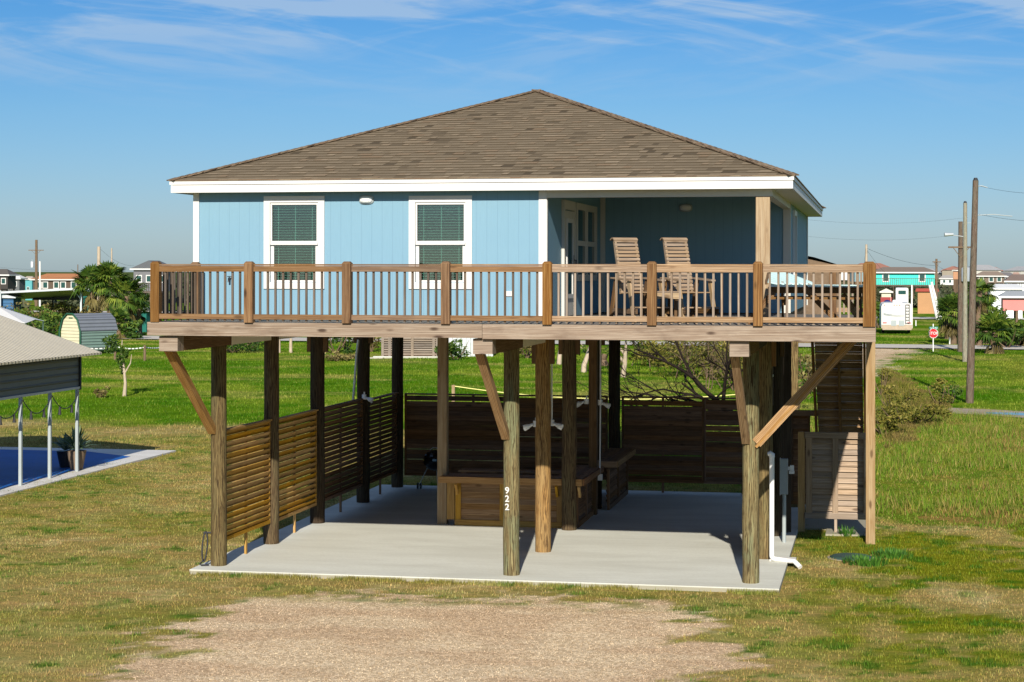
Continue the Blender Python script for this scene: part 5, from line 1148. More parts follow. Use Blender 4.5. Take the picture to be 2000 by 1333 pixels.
pole('tall pale grey pole standing behind the ivory shed', 193, 640, 483, .2, 'barkpale')
pole('wooden pole with crossarm and transformer above the orange roof', 71, 600, 470, .24, 'bark', (('cross', 491, 1.2), ('can', 518, -.6)))
pole('white thin pole beside the crossarm pole', 78, 600, 512, .14, 'pvc'); pole('distant thin pole behind the left palms', 218, 600, 486, .14, 'barkpale')
pole('short thin pole behind the orange roofed house', 152, 590, 518, .1, 'bark')
# long grey open carport
def slopeshed(): pass
Zc = 190; k = Zc / F
oc = T('open_carport', 'long open carport with light grey roof edge behind the ivory shed', 'carport', (*AT(80, Zc), GZ), YAW)
X_ = lambda px, Z: (px - 80) * Z / F
def H_(py, Z): return HT(py, Z) - GZ
one(lambda m: m.prism([(X_(-40, Zc), 0, H_(573, Zc)), (X_(160, Zc), 0, H_(563, Zc)), (X_(160, Zc), 0, H_(567, Zc)), (X_(-40, Zc), 0, H_(577, Zc))], (0, 9, -.7)), 'roof', M['steel'], oc, True)
one(lambda m: m.box(X_(25, Zc), X_(126, Zc), 8.0, 8.1, H_(590, Zc), H_(569, Zc)), 'rear_panel', M['black'], oc, True)
for px, yy in ((0, 0), (158, 0), (126, 7.8), (66, 7.8)): one(lambda m: m.box(X_(px, Zc) - .09, X_(px, Zc) + .09, yy, yy + .18, 0, H_(569, Zc)), 'leg', M['steel'] if yy == 0 else M['black'], oc, True)
one(lambda m: m.board((X_(157, Zc), .05, H_(584, Zc)), (X_(144, Zc), .05, H_(569, Zc)), .1, .1), 'brace', M['steel'], oc, True)
# blue shed and canopy
bsd = T('blue_shed', 'blue lap sided shed with pale roof at the left edge', 'shed', (*G(0, 640), GZ), YAW); Zb = ZD(640)
M['bluelap'] = ribbed('blue_lap_siding', c4(.03, .12, .25), .3, .6, 0, 'y', .4)
bw = 32 * Zb / F
one(lambda m: m.prism([(-3, 0, 0), (bw * .82, 0, 0), (bw * .82, 0, HT(583, Zb) - GZ), (-3, 0, HT(583, Zb) - GZ)], (0, 3, 0)), 'wall', M['bluelap'], bsd, True)
one(lambda m: (m.prism([(-3.2, -.3, HT(574, Zb) - GZ), (0, -.3, HT(574, Zb) - GZ), (bw, -.3, HT(582, Zb) - GZ), (bw, -.3, HT(584, Zb) - GZ), (-3.2, -.3, HT(583, Zb) - GZ)], (0, 3.6, 0))), 'roof', M['steel'], bsd, True)
Zt = 118; cn = T('canopy_tent', 'white fabric canopy tent at the left edge in front of the blue shed', 'tent', (*AT(-6, Zt), GZ), YAW)
def cnf(m):
    w_ = 75 * Zt / F; zt_, ze = HT(599, Zt) - GZ, HT(631, Zt) - GZ; c = [(-w_, -w_, ze), (w_, -w_, ze), (w_, w_, ze), (-w_, w_, ze)]
    for i in range(4):
        a, b = Vector(c[i]), Vector(c[(i + 1) % 4]); mid = (a + b) / 2 + Vector((0, 0, .18)); ap = Vector((0, 0, zt_)); m.face([a, mid, ap], None, .5); m.face([mid, b, ap], None, .5)
one(cnf, 'canopy', M['white'], cn, True)
for sx in (-1, 1):
    for sy in (-1, 1): one(lambda m: m.tube([(sx * 2.3, sy * 2.3, 0), (sx * 2.3, sy * 2.3, HT(631, Zt) - GZ + .05)], .05, 6), 'leg', M['pvc'], cn, True)
# generic distant house
def mkmat(key, col, **k):
    if key not in M: M[key] = plain(key, col, .7, .25, 0, .12, .6)
    return key
def far_house(label, pxc, pyb, wpx, pyeave, pyroof, wall, roofc, base_py=None, deck=False, hip=.3, rot=0, windows=3, dpx=.7, stilts=True, group='houses in the distance', fascia=True, gable=False):
    """pyb ground contact; wpx width; pyeave/pyroof heights as seen"""
    Z = ZD(pyb); s = Z / F; w_ = wpx * s; d = w_ * dpx; x, y = AT(pxc, Z); t_ = T('distant_house', label, 'house', (x, y, GZ), rot, group)
    ze = HT(pyeave, Z) - GZ; zr = HT(pyroof, Z) - GZ; zf = (HT(base_py, Z) - GZ) if base_py else 0
    mkmat('wall_%s' % (wall,), c4(*wall)); mkmat('roofc_%s' % (roofc,), c4(*roofc))
    one(lambda m: m.box(-w_ / 2, w_ / 2, 0, d, zf, ze), 'wall', M['wall_%s' % (wall,)], t_, True)
    o = w_ * .03 + .25; hp = w_ * hip
    def rf(m):
        c = [(-w_ / 2 - o, -o, ze), (w_ / 2 + o, -o, ze), (w_ / 2 + o, d + o, ze), (-w_ / 2 - o, d + o, ze)]; a, b = (-w_ / 2 - o + hp, d / 2, zr), (w_ / 2 + o - hp, d / 2, zr)
        if gable: a, b = (0, -o, zr), (0, d + o, zr); m.face([c[0], c[1], a]); m.face([c[1], c[2], b, a]); m.face([c[2], c[3], b]); m.face([c[3], c[0], a, b])
        else: m.face([c[0], c[1], b, a]); m.face([c[1], c[2], b]); m.face([c[2], c[3], a, b]); m.face([c[3], c[0], a])
        m.face(c[::-1])
    one(rf, 'roof', M['roofc_%s' % (roofc,)], t_, True)
    if fascia: one(lambda m: (m.box(-w_ / 2 - o, w_ / 2 + o, -o - .04, -o, ze - .18, ze + .02), m.box(w_ / 2 + o, w_ / 2 + o + .04, -o, d + o, ze - .18, ze + .02)), 'fascia', M['white'], t_, True)
    for k in range(windows):
        xx = -w_ / 2 + w_ * (k + .5 + .15 * math.sin(k * 3 + pxc)) / windows; hw = min(.55, w_ * .05 + .2); zm = zf + (ze - zf) * .55
        q = one(lambda m: m.box(xx - hw, xx + hw, -.05, -.01, zm - hw * 1.2, zm + hw * 1.2), 'window', M['white'], t_, True)
        one(lambda m: m.box(xx - hw * .7, xx + hw * .7, -.07, -.052, zm - hw * .9, zm + hw * .9), 'pane', M['darkglass'], q, True)
    if zf > .5:
        n = max(3, int(w_ / 3)); 
        for k in range(n + 1):
            for yy in (.2, d - .2): one(lambda m: m.tube([(-w_ / 2 + .2 + (w_ - .4) * k / n, yy, -.1), (-w_ / 2 + .2 + (w_ - .4) * k / n, yy, zf)], .14, 6), 'pile', M['bark'], t_, True)
    if deck:
        one(lambda m: (m.box(-w_ / 2, w_ / 2, -2.2, -.05, zf - .2, zf), [m.box(-w_ / 2 + q, -w_ / 2 + q + .07, -2.2, -2.14, zf, zf + 1) for q in np.arange(0, w_, .3)], m.box(-w_ / 2, w_ / 2, -2.24, -2.12, zf + 1, zf + 1.08), [m.tube([(-w_ / 2 + q, -2.1, -.1), (-w_ / 2 + q, -2.1, zf - .2)], .12, 6) for q in np.arange(.2, w_, 3)]), 'deck', M['baluster'], t_, True)
    return t_
FH = far_house
FH('low house with orange roof and dark walls on the left', 108, 592, 92, 547, 536, (.10, .07, .05), (.40, .17, .07), 572, hip=.2, windows=5)
FH('small teal house at the left end of the orange roof', 56, 588, 14, 546, 541, (.10, .34, .36), (.35, .3, .25), None, windows=1)
FH('white roofed grey house above the blue shed', 22, 600, 34, 545, 538, (.12, .13, .13), (.6, .6, .58), 570, deck=True, windows=2)
FH('dark roofed house cut by the left edge', -8, 606, 50, 538, 527, (.05, .045, .04), (.10, .09, .08), 566, deck=True, windows=2)
FH('grey two storey house with white gable left of the deck', 292, 612, 66, 526, 510, (.16, .16, .17), (.10, .105, .115), 570, deck=True, gable=True, windows=3)
FH('green metal shed behind the palms', 270, 650, 34, 606, 600, (.01, .13, .10), (.2, .22, .2), None, windows=0, hip=.1)
FH('teal metal fence shed between palms and long carport', 166, 618, 14, 566, 563, (.01, .16, .13), (.3, .32, .3), None, windows=0, hip=.1)
FH('turquoise house on piles with brown hip roof', 1765, 600, 118, 531, 521, (.06, .62, .50), (.20, .155, .12), 556, deck=True, hip=.22, windows=2)
FH('brown roofed house behind the tall poles', 1935, 590, 52, 538, 529, (.16, .12, .09), (.22, .17, .13), 552, windows=3)
FH('dark roofed house with white fascia far right', 1962, 588, 38, 539, 531, (.05, .09, .09), (.15, .14, .14), 552, windows=3)
FH('small white house far behind the transformer pole', 1850, 575, 26, 543, 537, (.62, .62, .58), (.3, .28, .26), 556, windows=2)
FH('tiny cream house on the right horizon', 1985, 572, 12, 537, 531, (.7, .66, .55), (.3, .2, .16), 550, windows=1)
FH('orange walled house partly behind the transformer', 1868, 585, 12, 527, 524, (.42, .22, .12), (.3, .2, .15), 545, windows=0)
FH('white roofed house with dark deck at the right edge', 1995, 612, 56, 548, 535, (.66, .72, .72), (.16, .12, .10), 568, deck=True, windows=2)
FH('pink house with grey roof at the right edge', 1998, 640, 76, 578, 568, (.62, .22, .20), (.30, .32, .33), 606, windows=0, hip=.2, deck=False)
FH('white garage with pale grey roof above the pink house', 1965, 622, 62, 562, 554, (.72, .74, .74), (.55, .56, .56), None, windows=0, hip=.25)
FH('tan shed with red roof band beyond the camper', 1811, 612, 36, 569, 563, (.42, .23, .11), (.40, .08, .05), None, windows=0, hip=.05, fascia=False)
FH('small cream shed with a dark red front', 1731, 605, 18, 569, 563, (.62, .55, .42), (.6, .58, .5), None, windows=0, gable=True)
rd_ = G(1731, 605); o = one(lambda m: m.box(-.85, .85, -.12, -.06, 0, 1.9), 'shed_door', M['wall_(0.42, 0.23, 0.11)']); o.location = (rd_[0], rd_[1], GZ); o.rotation_euler = (0, 0, YAW); o.data.materials[0] = plain('dark_red_door', c4(.28, .03, .03)); tag(o, 'dark red door panel on the small cream shed', 'door')
lat = T('lattice_screen', 'pale pink lattice fence below the pink house', 'fence', (*G(1985, 668), GZ), YAW)
one(lambda m: [m.board((-2.6 + q * .22, 0, .1), (-2.6 + q * .22 + .9, 0, 1.0), .03, .05, (0, 1, 0)) for q in range(24)] + [m.board((-2.6 + q * .22 + .9, .03, .1), (-2.6 + q * .22, .03, 1.0), .03, .05, (0, 1, 0)) for q in range(24)], 'lattice', M['barkpale'], lat, True)
one(lambda m: (m.box(-2.7, 3.6, -.05, .06, 1.0, 1.1), m.box(-2.7, -2.6, -.05, .06, 0, 1.1)), 'frame', M['bark'], lat, True)
# grey ribbed roof behind the house
rbx = AT(1590, 150); gsd = T('grey_roof_building', 'grey ribbed metal roof building just behind the blue house', 'building', (*rbx, GZ), YAW)
M['ribgrey'] = ribbed('grey_rib_roof', c4(.22, .235, .25), .35, .5, 0, 'x', .5); Zq = 150
one(lambda m: m.face([(-2, 0, HT(493, Zq) - GZ), (0.0, 0, HT(502, Zq) - GZ), (2.1, 0, HT(518, Zq) - GZ), (2.1, 9, HT(518, Zq) - GZ + .1), (-2, 9, HT(493, Zq) - GZ + .1)]), 'roof', M['ribgrey'], gsd, True)
one(lambda m: m.prism([(-2, .1, 0), (2.0, .1, 0), (2.0, .1, HT(519, Zq) - GZ), (-2, .1, HT(495, Zq) - GZ - .1)], (0, 8.5, 0)), 'wall', M['bark'], gsd, True)
# tiny horizon homes
for i in range(14):
    Z = rng.uniform(520, 950); left = False; px = rng.uniform(0, 330) if left else rng.uniform(1600, 2010); x, y = AT(px, Z); w_ = rng.uniform(8, 14); e = rng.uniform(5.0, 6.6)
    t_ = T('horizon_house', 'tiny raised house on the %s horizon' % ('left' if left else 'right'), 'house', (x, y, GZ), rng.random() * 3, 'tiny houses on the %s horizon' % ('left' if left else 'right'))
    wc, wn_ = rng.choice((((.5, .48, .42), 'cream'), ((.35, .2, .15), 'reddish'), ((.2, .3, .32), 'blue grey'), ((.6, .6, .58), 'white'), ((.3, .26, .2), 'tan'))); rc, rn_ = rng.choice((((.2, .16, .13), 'brown'), ((.3, .3, .3), 'pale grey'), ((.12, .12, .13), 'charcoal'), ((.3, .14, .1), 'rust red')))
    t_['label'] = 'tiny %s raised house with %s roof on the right horizon' % (wn_, rn_); mkmat('wall_%s' % (wc,), c4(*wc)); mkmat('roofc_%s' % (rc,), c4(*rc))
    one(lambda m: m.box(-w_ / 2, w_ / 2, -w_ / 3, w_ / 3, 2.4, e), 'wall', M['wall_%s' % (wc,)], t_, True)
    one(lambda m: [m.face(f) for f in ([(-w_ / 2 - .5, -w_ / 3 - .5, e), (w_ / 2 + .5, -w_ / 3 - .5, e), (w_ / 4, 0, e + 1.9), (-w_ / 4, 0, e + 1.9)], [(w_ / 2 + .5, w_ / 3 + .5, e), (-w_ / 2 - .5, w_ / 3 + .5, e), (-w_ / 4, 0, e + 1.9), (w_ / 4, 0, e + 1.9)], [(w_ / 2 + .5, -w_ / 3 - .5, e), (w_ / 2 + .5, w_ / 3 + .5, e), (w_ / 4, 0, e + 1.9)], [(-w_ / 2 - .5, w_ / 3 + .5, e), (-w_ / 2 - .5, -w_ / 3 - .5, e), (-w_ / 4, 0, e + 1.9)])], 'roof', M['roofc_%s' % (rc,)], t_, True)
    one(lambda m: [m.box(sx - .2, sx + .2, -.2, .2, 0, 2.42) for sx in (-w_ * .4, 0, w_ * .4)], 'piles', M['bark'], t_, True)
def fartrees(m):
    for i in range(260):
        Z = rng.uniform(260, 1100); px = rng.choice((rng.uniform(-80, 420), rng.uniform(1520, 2080), rng.uniform(-80, 2080))); x, y = AT(px, Z); leafcloud(m, (x, y, GZ + 1.0), (rng.uniform(3, 9), 3, rng.uniform(.9, 2.3)), 70, .8, 5)
kind(one(fartrees, 'far_scrub', leaf_mat('far_scrub_leaves', c4(.03, .04, .02), c4(.07, .085, .04), c4(.13, .13, .07))), 'stuff')

# ------------------------------------------------------------------ middle distance behind the house
for px, py, w_, h, mt, n, lb in ((455, 690, 5.5, 2.0, 'leaf', 900, 'dark green bush behind the front left pile'), (492, 686, 3.4, 1.4, 'leaf', 500, 'small round bush between the two left piles'), (655, 692, 3.0, 2.2, 'leaf', 800, 'leafy green bush left of the lattice shed'), (675, 690, 2.4, 2.3, 'leaf', 600, 'green bush touching the lattice shed corner'), (726, 688, 1.6, 2.0, 'leaf_dry', 400, 'brown dead fronds at the lattice shed corner'), (890, 704, 2.6, 1.7, 'leaf', 600, 'dark bush at the foot of the grey wall'), (868, 700, 1.4, 1.2, 'leaf', 300, 'small weeds by the lattice shed right corner'), (660, 706, 3.8, .55, 'leaf_dry', 500, 'low grey brush pile in the lawn'), (1030, 700, 2.4, 2.2, 'leaf_dry', 500, 'dry hanging foliage behind the numbered pile'), (985, 690, 3.0, 1.9, 'leaf_dry', 500, 'dead brush behind the middle girder')):
    bush('garden_bush', lb, *G(px, py), w_, h, mt, n, .13, group='bushes at the edge of the back lawn')
lsx, lsy = G(800, 700); Zl = ZD(700); ls = T('lattice_shed', 'weathered pale shed with slatted front beyond the back lawn', 'shed', (lsx, lsy, GZ), YAW); lw = 110 * Zl / F
M['paleboard'] = wood('bleached_boards', c4(.50, .42, .33), c4(.38, .30, .23), c4(.2, .15, .11), .4, .2)
one(lambda m: m.box(-lw / 2, lw / 2, .12, 3.0, .1, 3.0), 'wall', M['bark'], ls, True)
one(lambda m: [m.board((-lw / 2 + .1, .05, z), (lw / 2 - .1, .05, z), .03, .10, (0, .3, 1)) for z in np.arange(.25, 2.9, .15)], 'slats', M['paleboard'], ls, True)
for xx in (-lw / 2, -lw / 2 + .45, .1, lw / 2 - .35, lw / 2 - .1): one(lambda m: m.box(xx, xx + .17, -.04, .02, .1, 3.0), 'post', M['paleboard'], ls, True)
one(lambda m: (m.box(-lw / 2 - .5, lw / 2 + .3, -.6, .1, -.05, .12), m.box(-lw / 2 - .9, -lw / 2 + .2, -1.0, -.62, -.05, .08)), 'step', M['slab'], ls, True)
one(lambda m: m.prism([(-lw / 2 - .3, -.3, 3.0), (lw / 2 + .3, -.3, 3.0), (lw / 2 + .3, 1.5, 3.7), (-lw / 2 - .3, 1.5, 3.7)], (0, 0, .08)), 'roof', M['steel'], ls, True)
gw = T('grey_plank_wall', 'pale grey plank wall right of the slatted shed', 'wall', (*G(905, 697), GZ), YAW)
one(lambda m: [m.box(-1.9 + .3 * k, -1.62 + .3 * k, 0, .05, 0, 2.6 + .1 * rng.random()) for k in range(13)], 'planks', M['steel'], gw, True)
def pale_tree(label, px, py, h):
    x, y = G(px, py); t_ = T('pale_tree', label, 'tree', (x, y, GZ), rng.random() * 6, 'pale barked trees beyond the back lawn'); tips = []; m = MB(); branchy(m, (0, 0, -.1), (.05, 0, 1), h * .5, .17, 3, .5, tips=tips); m.build('trunk', M['barkpale'], t_, True)
    m = MB()
    for q in tips: leafcloud(m, (q.x, q.y, q.z), (.5, .5, .4), 22, .12, 3)
    m.build('crown', M['leaf'], t_, True)
pale_tree('pale trunk tree seen right of the dark pile in the middle', 1140, 728, 4.2); pale_tree('pale forked tree right of the rear middle pile', 1218, 738, 3.6); pale_tree('slim pale tree behind the middle piles', 1092, 712, 4.0)
# fan of low dead palm
palm('reddish dead palm between the middle piles', *G(1180, 715), .7, 1.2, 6, dry=1.2)
# bare mesquite: dark, spreading
bt = T('bare_tree', 'bare dark branching tree rising behind the rear right screen', 'tree', (*G(1462, 862), GZ)); m = MB(); _st = rng.getstate(); rng.seed(21)
trs = [((0, 0, .3), (-.62, 0, .85), 2.5, .13), ((0, 0, .5), (-1.0, .1, .22), 2.2, .10), ((-.9, 0, 1.2), (-1, .1, .30), 2.2, .06), ((-.3, 0, .7), (-.8, .1, .55), 2.4, .07), ((-1.2, 0, .9), (-1, .1, .15), 2.2, .05), ((-.1, 0, .8), (-.3, .1, .9), 1.9, .06)]
m.tube([(.15, 0, -.2), (0, 0, .4), (-.05, 0, .8)], [.22, .17, .15], 8)
for p0, d, L_, r in trs: branchy(m, p0, d, L_, r, 5, .42)
m.build('branches', M['barkdark'], bt, True); rng.setstate(_st)
for px, py, w_, h, lb in ((1345, 735, 6.5, 3.0, 'brown tangle of brush behind the bare tree on its left'), (1405, 740, 6.0, 3.2, 'brown tangle of brush behind the bare tree trunk'), (1440, 760, 4.0, 2.4, 'yellow brown brush beside the right pile'), (1290, 716, 3.4, 1.6, 'thin brush at the left of the bare tree')):
    t_ = T('brush_thicket', lb, 'bush', (*G(px, py), GZ), rng.random() * 3, 'brush thickets behind the bare tree'); m = MB()
    for k in range(16): a = rng.random() * 6.28; branchy(m, (rng.gauss(0, w_ * .22), rng.gauss(0, .8), 0), (math.cos(a) * .5, math.sin(a) * .5, 1), h * .45, .03, 3, .5)
    m.build('twigs', M['bark'], t_, True); m = MB(); leafcloud(m, (0, 0, h * .45), (w_ / 2, 1.5, h * .5), 1700, .11, 26); m.build('foliage', M['scrub'], t_, True)
for k, (px, py, h) in enumerate(((886, 772, .5),)):
    x, y = G(px, 800); tag_ = one(lambda m: m.box(-.06, .06, -.06, .06, -.1, 1.0), 'stake', M['column']); tag_.location = (x, y, GZ); tag(tag_, 'short square stake holding the yellow rope behind the rear screen', 'stake')
Zr = ZD(800); ra_ = G(888, 800); rb_ = G(1445, 812)
tag(one(lambda m: m.tube([(ra_[0] + (rb_[0] - ra_[0]) * f, ra_[1] + (rb_[1] - ra_[1]) * f, GZ + .95 - .35 * 4 * f * (1 - f) - .1 * f) for f in np.linspace(0, 1, 20)], .022, 5, False), 'yellow_rope', M['rope']), 'yellow rope stretched across the back lawn behind the screen', 'rope')
tag(one(lambda m: [m.box(G(p, q)[0] - .06, G(p, q)[0] + .06, G(p, q)[1] - .06, G(p, q)[1] + .06, GZ, GZ + 1.6) for p, q in ((340, 702),)], 'white_stake', M['pvc']), 'white capped stake just left of the deck brace', 'stake')
for px, py, h, lb in ((545, 690, 1.3, 'thin stake between the second and third piles'), (568, 690, 1.0, 'short pale stump between the second and third piles')):
    o = one(lambda m: m.tube([(0, 0, -.1), (0, 0, h * .7), (.02, 0, h)], [.13, .11, .1], 8), 'stump', M['barkpale']); o.location = (*G(px, py), GZ); tag(o, lb, 'stake')
# brush right of the house by the post
for px, py, w_, h, mt, n, lb in ((1728, 850, 1.8, .9, 'scrub', 1300, 'dry brush against the right deck post'), (1765, 830, 2.6, .95, 'scrub', 1400, 'brown brush near the ditch end'), (1800, 826, 2.2, .8, 'scrub', 1000, 'low brown brush at the gravel ditch'), (1742, 800, 2.4, .9, 'scrub', 900, 'olive bush behind the dry brush'), (1835, 792, 1.5, 1.1, 'scrub', 500, 'reddish brush left of the tall pole'), (1858, 788, 1.1, 1.1, 'leaf', 300, 'small dark shrub beside the tall pole'), (1720, 770, 1.2, 1.4, 'scrub', 500, 'twiggy brush behind the deck post')):
    bush('field_brush', lb, *G(px, py), w_, h, mt, n, .07, group='brush clumps right of the house')
for px, py in ((1560, 800), (1568, 770), (1572, 740)):
    bush('reed_clump', {1560: 'yellow reeds in the gap left of the stairs, lowest', 1568: 'yellow reeds in the gap left of the stairs, middle', 1572: 'yellow reeds in the gap left of the stairs, topmost'}[px], *G(px, py), 2.6, 1.6, 'leaf_dry', 600, .1, group='reeds behind the stairs')

# ------------------------------------------------------------------ right side: poles, camper, sign
t1, p1 = pole('nearest tall brown utility pole on the right', 1894, 787, 352, .155, 'pole', (('arm', 364, .5), ('cap', 352, .0), ('arm', 420, 1.6)), .25)
t2, p2 = pole('pale green utility pole just left of the nearest one', 1885, 706, 396, .15, 'polepale', (('lamp', 462, -1.1), ('cap', 396, 0)))
t3, p3 = pole('grey brown utility pole with a transformer can', 1876, 687, 432, .19, 'pole', (('cross', 484, .9), ('can', 535, .3), ('arm', 436, 1.2)))
pole('grey pole beyond the deck corner post', 1692, 640, 477, .14, 'barkpale'); pole('short pole left of the transformer pole', 1829, 622, 505, .16, 'bark', (('cross', 512, .5),))
pole('leaning white pole left of the two beside the palms', 1832, 624, 556, .17, 'pvc', (), -1.0, 'pole', 'leaning white poles'); pole('leaning white pole right of the two beside the palms', 1839, 624, 550, .17, 'pvc', (), -1.2, 'pole', 'leaning white poles')
def wire(label, a, b, sag, r=.022):
    a, b = Vector(a), Vector(b); o = one(lambda m: m.tube([a.lerp(b, f) - Vector((0, 0, sag * 4 * f * (1 - f))) for f in np.linspace(0, 1, 24)], r * .36, 4, False), 'power_line', M['cable']); tag(o, label, 'cable', 'overhead cables')
def PX(px, py, Z): x, y = AT(px, Z); return (x, y, HT(py, Z))
wire('top cable running right from the nearest pole', PX(1906, 361, 82), PX(2120, 374, 70), .2, .015); wire('middle cable running right from the nearest pole', PX(1912, 418, 82), PX(2120, 430, 70), .15, .015)
wire('cable from the grey pole to the short pole', PX(1694, 485, 190), PX(1828, 518, 220), .4, .04); wire('cable from the short pole to the transformer', PX(1829, 516, 220), PX(1872, 526, 136), .3, .03)
wire('cable dropping from the grey pole to the turquoise house', PX(1694, 489, 190), PX(1755, 548, 270), .6, .035); wire('cable from the deck corner up to the grey pole', PX(1680, 515, 188), PX(1691, 486, 190), 1.2, .035)
wire('long faint upper cable across the right sky', PX(1570, 428, 300), PX(1890, 424, 300), .8, .03); wire('long faint lower cable across the right sky', PX(1575, 461, 300), PX(1886, 456, 300), .8, .03)
wire('upper faint cable over the left roofs', PX(-60, 517, 320), PX(330, 522, 320), 1, .03); wire('lower faint cable over the left roofs', PX(-60, 530, 320), PX(330, 535, 320), 1, .03); wire('cable from the pale pole to the grey house', PX(196, 488, 192), PX(262, 520, 250), .5, .03)
# camper
Zr = ZD(652); rx, ry = G(1752, 652); cp = T('camper_trailer', 'white camper trailer seen from the back parked on the lawn', 'camper', (rx, ry, GZ), R(1)); wv = 60 * Zr / F; zt = HT(592, Zr) - GZ
def rbox(m, x0, x1, y0, y1, z0, z1, c):
    pr = [(x0, z0), (x1, z0), (x1, z1 - c), (x1 - c * .3, z1 - c * .3), (x1 - c, z1), (x0 + c, z1), (x0 + c * .3, z1 - c * .3), (x0, z1 - c)]; m.prism([(x, y0, z) for x, z in pr], (0, y1 - y0, 0))
one(lambda m: rbox(m, -wv / 2, wv / 2, 0, 8.5, .55, zt, .3), 'body', M['white'], cp, True)
one(lambda m: m.box(-wv / 2 + .02, wv / 2 - .02, -.03, -.005, .5, .85), 'skirt', M['barkpale'], cp, True)
for sx in (-.55, .15): one(lambda m: m.box(sx + .02, sx + .5, -.05, -.01, .75, 1.25), 'window', M['greymetal'], cp, True)
for sx in (-1, 1): one(lambda m: m.box(sx * wv * .39 - .18, sx * wv * .39 + .18, -.04, -.01, .98, 1.06), 'tail_light', plain('tail_red', c4(.5, .02, .02)), cp, True)
lx = wv / 2 - .62; one(lambda m: (m.tube([(lx, -.12, .95), (lx, -.12, zt - .1)], .025, 6), m.tube([(lx + .32, -.12, .95), (lx + .32, -.12, zt - .1)], .025, 6), [m.tube([(lx, -.12, z), (lx + .32, -.12, z)], .02, 5) for z in np.arange(1.0, zt - .1, .28)]), 'ladder', M['black'], cp, True)
one(lambda m: [m.tube([(-1.2 + 1.9 * f, -.025, 1.95 - .55 * math.sin(1.2 * f + .3) + dz + .25 * f) for f in np.linspace(0, 1, 10)], [.03 * (1 - f) + .008 for f in np.linspace(0, 1, 10)], 5, False) for dz in (0, .1)], 'stripe', M['greymetal'], cp, True)
one(lambda m: rbox(m, -.35, .5, 1.5, 2.7, zt, zt + .28, .1), 'air_conditioner', M['white'], cp, True)
one(lambda m: m.box(-wv / 2 + .1, wv / 2 - .1, -.15, -.03, .38, .5), 'bumper', M['barkpale'], cp, True)
for sx in (-1, 1): one(lambda m: m.tube([(sx * (wv / 2 - .35), 4, .38), (sx * (wv / 2 - .1), 4, .38)], .38, 16), 'wheel', M['black'], cp, True)
one(lambda m: [m.tube([(sx, -.02, zt - .16), (sx, -.04, zt - .16)], .05, 8) for sx in (-.25, 0, .25, -1.1, 1.0)], 'marker_light', plain('amber', c4(.4, .2, .1)), cp, True)
um = T('blue_umbrella', 'folded dark blue cover behind the camper roof', 'cover', (*AT(1733, Zr + 18), GZ)); one(lambda m: sphere_part(m, (0, 0, HT(592, Zr + 18) - GZ), .42, -1.5, 1.5, 14, 6), 'cover', plain('navy', c4(.01, .02, .12)), um, True)
one(lambda m: m.tube([(0, 0, 0), (0, 0, HT(592, Zr + 18) - GZ)], .06, 6), 'pole', M['bark'], um, True)
Z2 = ZD(612); mh = T('motorhome', 'second white camper with a wide rear window beyond the lawn', 'camper', (*AT(1762, Z2), GZ), R(0)); w2 = 24 * Z2 / F
one(lambda m: rbox(m, -w2 / 2, w2 / 2, 0, 8, .5, HT(562, Z2) - GZ, .15), 'body', M['white'], mh, True)
one(lambda m: m.box(-w2 * .3, w2 * .3, -.06, -.01, HT(574, Z2) - GZ, HT(567, Z2) - GZ), 'window', M['darkglass'], mh, True)
one(lambda m: m.box(-w2 * .4, w2 * .4, -.1, -.02, .35, .9), 'bumper', M['black'], mh, True)
for sx in (-1, 1): one(lambda m: m.tube([(sx * w2 * .48, 2, .4), (sx * w2 * .38, 2, .4)], .4, 12), 'wheel', M['black'], mh, True)
pole('white post beside the second camper', 1781, 612, 556, .12, 'pvc', (), 0, 'pole', None, name='white_post')
# stop sign
Zs = ZD(686); ssx, ssy = G(1823, 686); ss = T('stop_sign', 'red octagonal stop sign with a green street name plate on top', 'road sign', (ssx, ssy, GZ), YAW)
zc_ = HT(650.5, Zs) - GZ; rr = 9.2 * Zs / F
def octo(m, r_, y): m.face([(r_ * math.cos(R(22.5 + 45 * k)) / math.cos(R(22.5)), y, zc_ + r_ * math.sin(R(22.5 + 45 * k)) / math.cos(R(22.5))) for k in range(8)][::-1])
one(lambda m: m.tube([(0, 0.03, -.2), (0, 0.03, HT(632, Zs) - GZ)], .04, 8), 'post', M['pvc'], ss, True)
one(lambda m: m.prism([(rr * math.cos(R(22.5 + 45 * k)) / math.cos(R(22.5)), -.03, zc_ + rr * math.sin(R(22.5 + 45 * k)) / math.cos(R(22.5))) for k in range(8)], (0, .02, 0)), 'plate', M['white'], ss, True)
one(lambda m: octo(m, rr * .9, -.036), 'sign_face', plain('sign_red', c4(.55, .01, .015), .4, .4, 0, .03), ss, True)
cy_, sy2 = math.cos(YAW), math.sin(YAW)
mwS = Matrix.Translation((ssx, ssy, GZ)) @ Matrix.Rotation(YAW, 4, 'Z') @ Matrix.Translation((0, -.045, zc_)) @ Matrix.Rotation(R(90), 4, 'X')
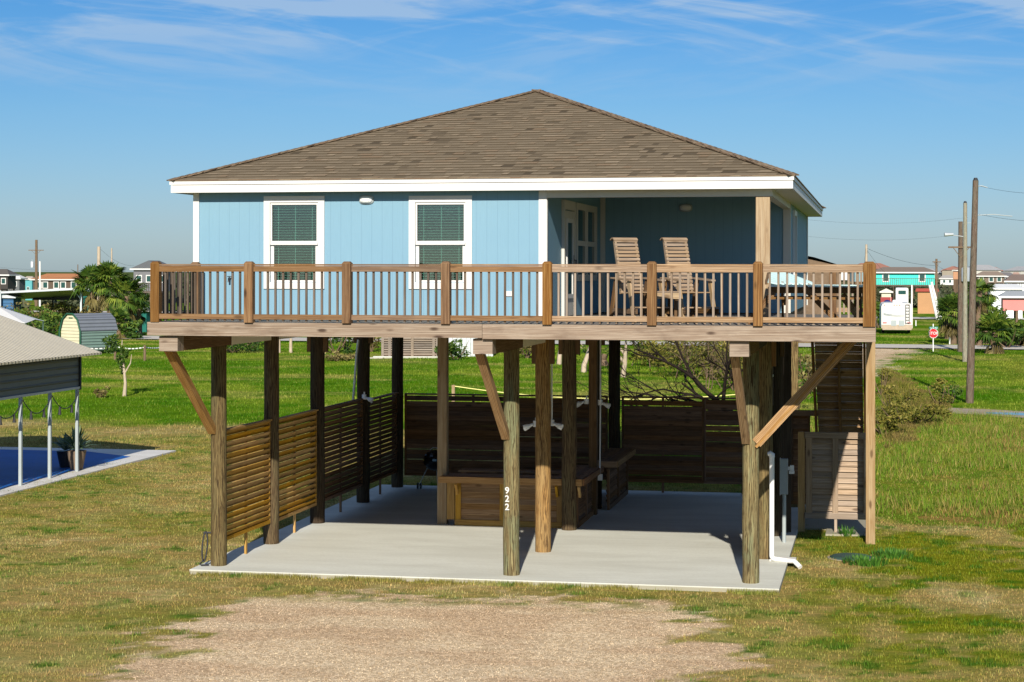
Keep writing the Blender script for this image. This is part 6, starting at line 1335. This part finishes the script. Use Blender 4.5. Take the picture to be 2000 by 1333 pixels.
text_mesh('STOP', rr * .82, .003, 'lettering', M['white'], mwS, ss)
M['signgreen'] = plain('sign_green', c4(.0, .20, .16), .4, .4, 0, .03); zn = HT(640, Zs) - GZ
one(lambda m: m.box(-.33, .33, -.03, -.015, zn - .085, zn + .085), 'name_plate', M['signgreen'], ss, True)
mwN = Matrix.Translation((ssx, ssy, GZ)) @ Matrix.Rotation(YAW, 4, 'Z') @ Matrix.Translation((0, -.035, zn)) @ Matrix.Rotation(R(90), 4, 'X')
text_mesh('Canal Rd', .15, .002, 'lettering', M['white'], mwN, ss)
for px, pb, pt_, lb in ((1789, 636, 625, 'short white marker post right of the camper'), (1855, 672, 658, 'shorter white marker post by the road'), (1858.5, 672, 648, 'taller leaning white marker post by the road')):
    Z = ZD(pb); o = one(lambda m: m.tube([(0, 0, 0), (.1 if pt_ == 648 else 0, 0, HT(pt_, Z) - GZ)], .06, 7), 'marker_post', M['pvc']); o.location = (*G(px, pb), GZ); tag(o, lb, 'post', 'white marker posts')
for px, py, h, cw, n, lb in ((1942, 690, 1.5, 2.2, 40, 'low fan palm in front of the pink house'), (1862, 672, 2.6, 2.2, 30, 'drooping palm left of the transformer pole'), (1912, 676, 4.2, 1.9, 22, 'taller palm right of the nearest pole'), (1850, 662, 2.2, 2.0, 24, 'small palm beside the leaning white poles'), (1925, 672, 2.8, 1.9, 24, 'palm between the low fan palm and the poles')):
    palm(lb, *G(px, py), h, cw, n, group='palms by the right hand poles', dry=.3)
for px, py, w_, h, mt, lb in ((1866, 660, 2.6, 3.9, 'leaf', 'dense dark shrub behind the transformer pole'), (1968, 680, 4.0, 2.0, 'leaf', 'shrub beside the low fan palm'), (1915, 668, 5, 3.6, 'leaf', 'leafy shrub behind the nearest pole'), (1990, 676, 3.4, 1.5, 'leaf_dry', 'dry shrub in front of the lattice fence'), (1716, 640, 2.2, 2.6, 'leaf', 'narrow shrub left of the camper')):
    bush('roadside_shrub', lb, *G(px, py), w_, h, mt, 1100, .2, group='shrubs along the right hand road')
print('objects', len(bpy.data.objects))
